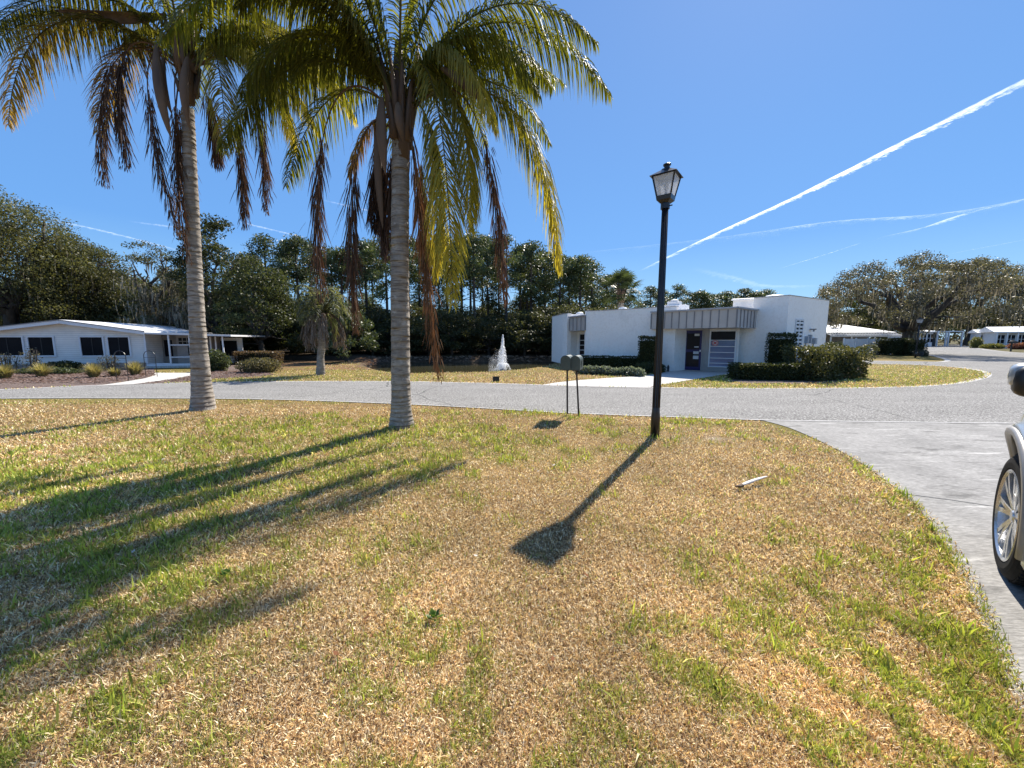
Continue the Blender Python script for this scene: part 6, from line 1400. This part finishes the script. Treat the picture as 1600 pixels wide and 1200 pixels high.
def contrail(pix, w0, w1, dens, label, H=1500.0, cat='contrail'):
    """lens-section ribbon of ice cloud at altitude H; edges thin out to nothing"""
    pts = []
    for px_, py_ in pix:
        r = ray(px_, py_); t = (H - HC) / r[2]; pts.append(Vector((r[0] * t, r[1] * t, H)))
    n = 40; line = []
    for i in range(n + 1):
        t = i / n * (len(pts) - 1); k = min(int(t), len(pts) - 2); f = t - k; p0 = pts[max(k - 1, 0)]; p1 = pts[k]; p2 = pts[k + 1]; p3 = pts[min(k + 2, len(pts) - 1)]
        line.append(.5 * ((2 * p1) + (p2 - p0) * f + (2 * p0 - 5 * p1 + 4 * p2 - p3) * f * f + (3 * p1 - p0 - 3 * p2 + p3) * f ** 3))
    c = line[0].copy(); V = []; Cc = []; K = 8
    for i, p in enumerate(line):
        d = (line[min(i + 1, n)] - line[max(i - 1, 0)]).normalized(); sd = d.cross(Vector((0, 0, 1))).normalized(); t = i / n
        dist = p.length; w_ = (w0 + (w1 - w0) * t) / 590 * dist * .5; fade = min(1, t * 3, (1 - t) * 3) if dens[1] else 1
        for j in range(K + 1):
            u_ = j / K * 2 - 1; V.append(tuple(p - c + (sd * u_ + Vector((0, 0, 1)) * u_ * .3) * w_ + Vector((0, 0, (1 - u_ * u_) * w_ * .15)))); e = (1 - abs(u_)) ** .8; am = min(1, dens[0]) * max(0, min(1, fade)); Cc.append((e, am, 0))
    idx = np.arange((n + 1) * (K + 1)).reshape(n + 1, K + 1); Fc = np.stack([idx[:-1, :-1], idx[:-1, 1:], idx[1:, 1:], idx[1:, :-1]], -1).reshape(-1, 4)
    o = link('contrail', npmesh('contrail', np.array(V), Fc, np.array(Cc)), M['cloud']); o.location = c; tag(o, label, cat); return o
contrail([(1760, 55), (1600, 132), (1400, 232), (1240, 312), (1130, 362), (1050, 400), (1000, 425)], 50, 20, (.85, 1), 'long bright contrail climbing from the lamp post to the upper right', cat='contrail')
contrail([(1720, 285), (1600, 320), (1470, 343), (1300, 355), (1120, 380), (900, 404)], 60, 100, (.28, 1), 'broad faint contrail crossing behind the bright one', cat='contrail')
contrail([(1600, 316), (1500, 340), (1440, 360), (1370, 376)], 36, 36, (.45, 1), 'short bright contrail streak at the right above the oak')
contrail([(1620, 372), (1480, 398), (1350, 385), (1220, 420)][:2], 7, 6, (.6, 1), 'thin contrail low at the right edge above the oaks')
contrail([(1345, 380), (1290, 398), (1215, 421)], 7, 6, (.6, 1), 'thin contrail sloping down above the tall office wall')
contrail([(70, 342), (180, 366), (290, 395)], 5, 6, (0.225, 1), 'thin contrail between the left oak and the left palm trunk')
contrail([(200, 346), (330, 362)], 5, 4, (.12, 1), 'very faint contrail left of the left palm trunk')
contrail([(370, 346), (470, 370)], 5, 5, (0.188, 1), 'thin contrail between the two tall palm trunks')
contrail([(500, 312), (600, 335)], 6, 5, (0.120, 1), 'faint contrail beside the large palm trunk')
contrail([(1080, 420), (1150, 436), (1200, 448), (1290, 447)], 16, 10, (0.075, 1), 'faint wispy cloud streak above the office roof', cat='cloud')

# ================================================================ sun, sky, camera
w = bpy.data.worlds.new('World'); SC.world = w; w.use_nodes = True; nt = w.node_tree; nt.nodes.clear()
sky = nt.nodes.new('ShaderNodeTexSky'); sky.sky_type = 'NISHITA'; sky.sun_disc = False; sky.sun_elevation = SUN_EL; sky.sun_rotation = SUN_AZ; sky.air_density = 1.0; sky.dust_density = .25; sky.ozone_density = 2.2; sky.altitude = 0
hs = nt.nodes.new('ShaderNodeHueSaturation'); hs.inputs['Saturation'].default_value = SKY_SAT; hs.inputs['Hue'].default_value = .497; nt.links.new(sky.outputs[0], hs.inputs['Color'])
tc = nt.nodes.new('ShaderNodeTexCoord'); sx = nt.nodes.new('ShaderNodeSeparateXYZ'); nt.links.new(tc.outputs['Generated'], sx.inputs[0])
cr = nt.nodes.new('ShaderNodeValToRGB'); nt.links.new(sx.outputs[2], cr.inputs[0]); cr.color_ramp.elements[0].color = (*SKY_C[0], 1); cr.color_ramp.elements[1].color = (*SKY_C[2], 1); e = cr.color_ramp.elements.new(.22); e.color = (*SKY_C[1], 1); cr.color_ramp.elements[2].position = .7
mxs = nt.nodes.new('ShaderNodeMix'); mxs.data_type = 'RGBA'; mxs.inputs[0].default_value = SKY_MIX; nt.links.new(hs.outputs[0], mxs.inputs[6]); nt.links.new(cr.outputs[0], mxs.inputs[7])
bg = nt.nodes.new('ShaderNodeBackground'); bg.inputs[1].default_value = SKY_STR; nt.links.new(mxs.outputs[2], bg.inputs[0]); wo = nt.nodes.new('ShaderNodeOutputWorld'); nt.links.new(bg.outputs[0], wo.inputs[0])
sl_ = bpy.data.lights.new('Sun', 'SUN'); sl_.energy = SUN_STR; sl_.angle = R(.53); sl_.color = (1.0, .93, .82); so = bpy.data.objects.new('Sun', sl_); COL.objects.link(so)
dirn = Vector((math.sin(SUN_AZ) * math.cos(SUN_EL), math.cos(SUN_AZ) * math.cos(SUN_EL), math.sin(SUN_EL))); so.rotation_euler = dirn.to_track_quat('Z', 'Y').to_euler(); so.location = (20, 30, 40)
cam = bpy.data.cameras.new('Camera'); co = bpy.data.objects.new('Camera', cam); COL.objects.link(co); co.location = (0, 0, HC); co.rotation_euler = (R(90) - TH, 0, 0)
cam.sensor_width = 36; cam.lens = 36 * F / 1600; cam.clip_start = .05; cam.clip_end = 60000; SC.camera = co
SC.view_settings.view_transform = 'Standard'; SC.view_settings.look = 'None'; SC.view_settings.gamma = 1; SC.view_settings.exposure = EXPO
SC.cycles.max_bounces = 6; SC.cycles.transparent_max_bounces = 12; SC.cycles.diffuse_bounces = 3; SC.cycles.use_denoising = True
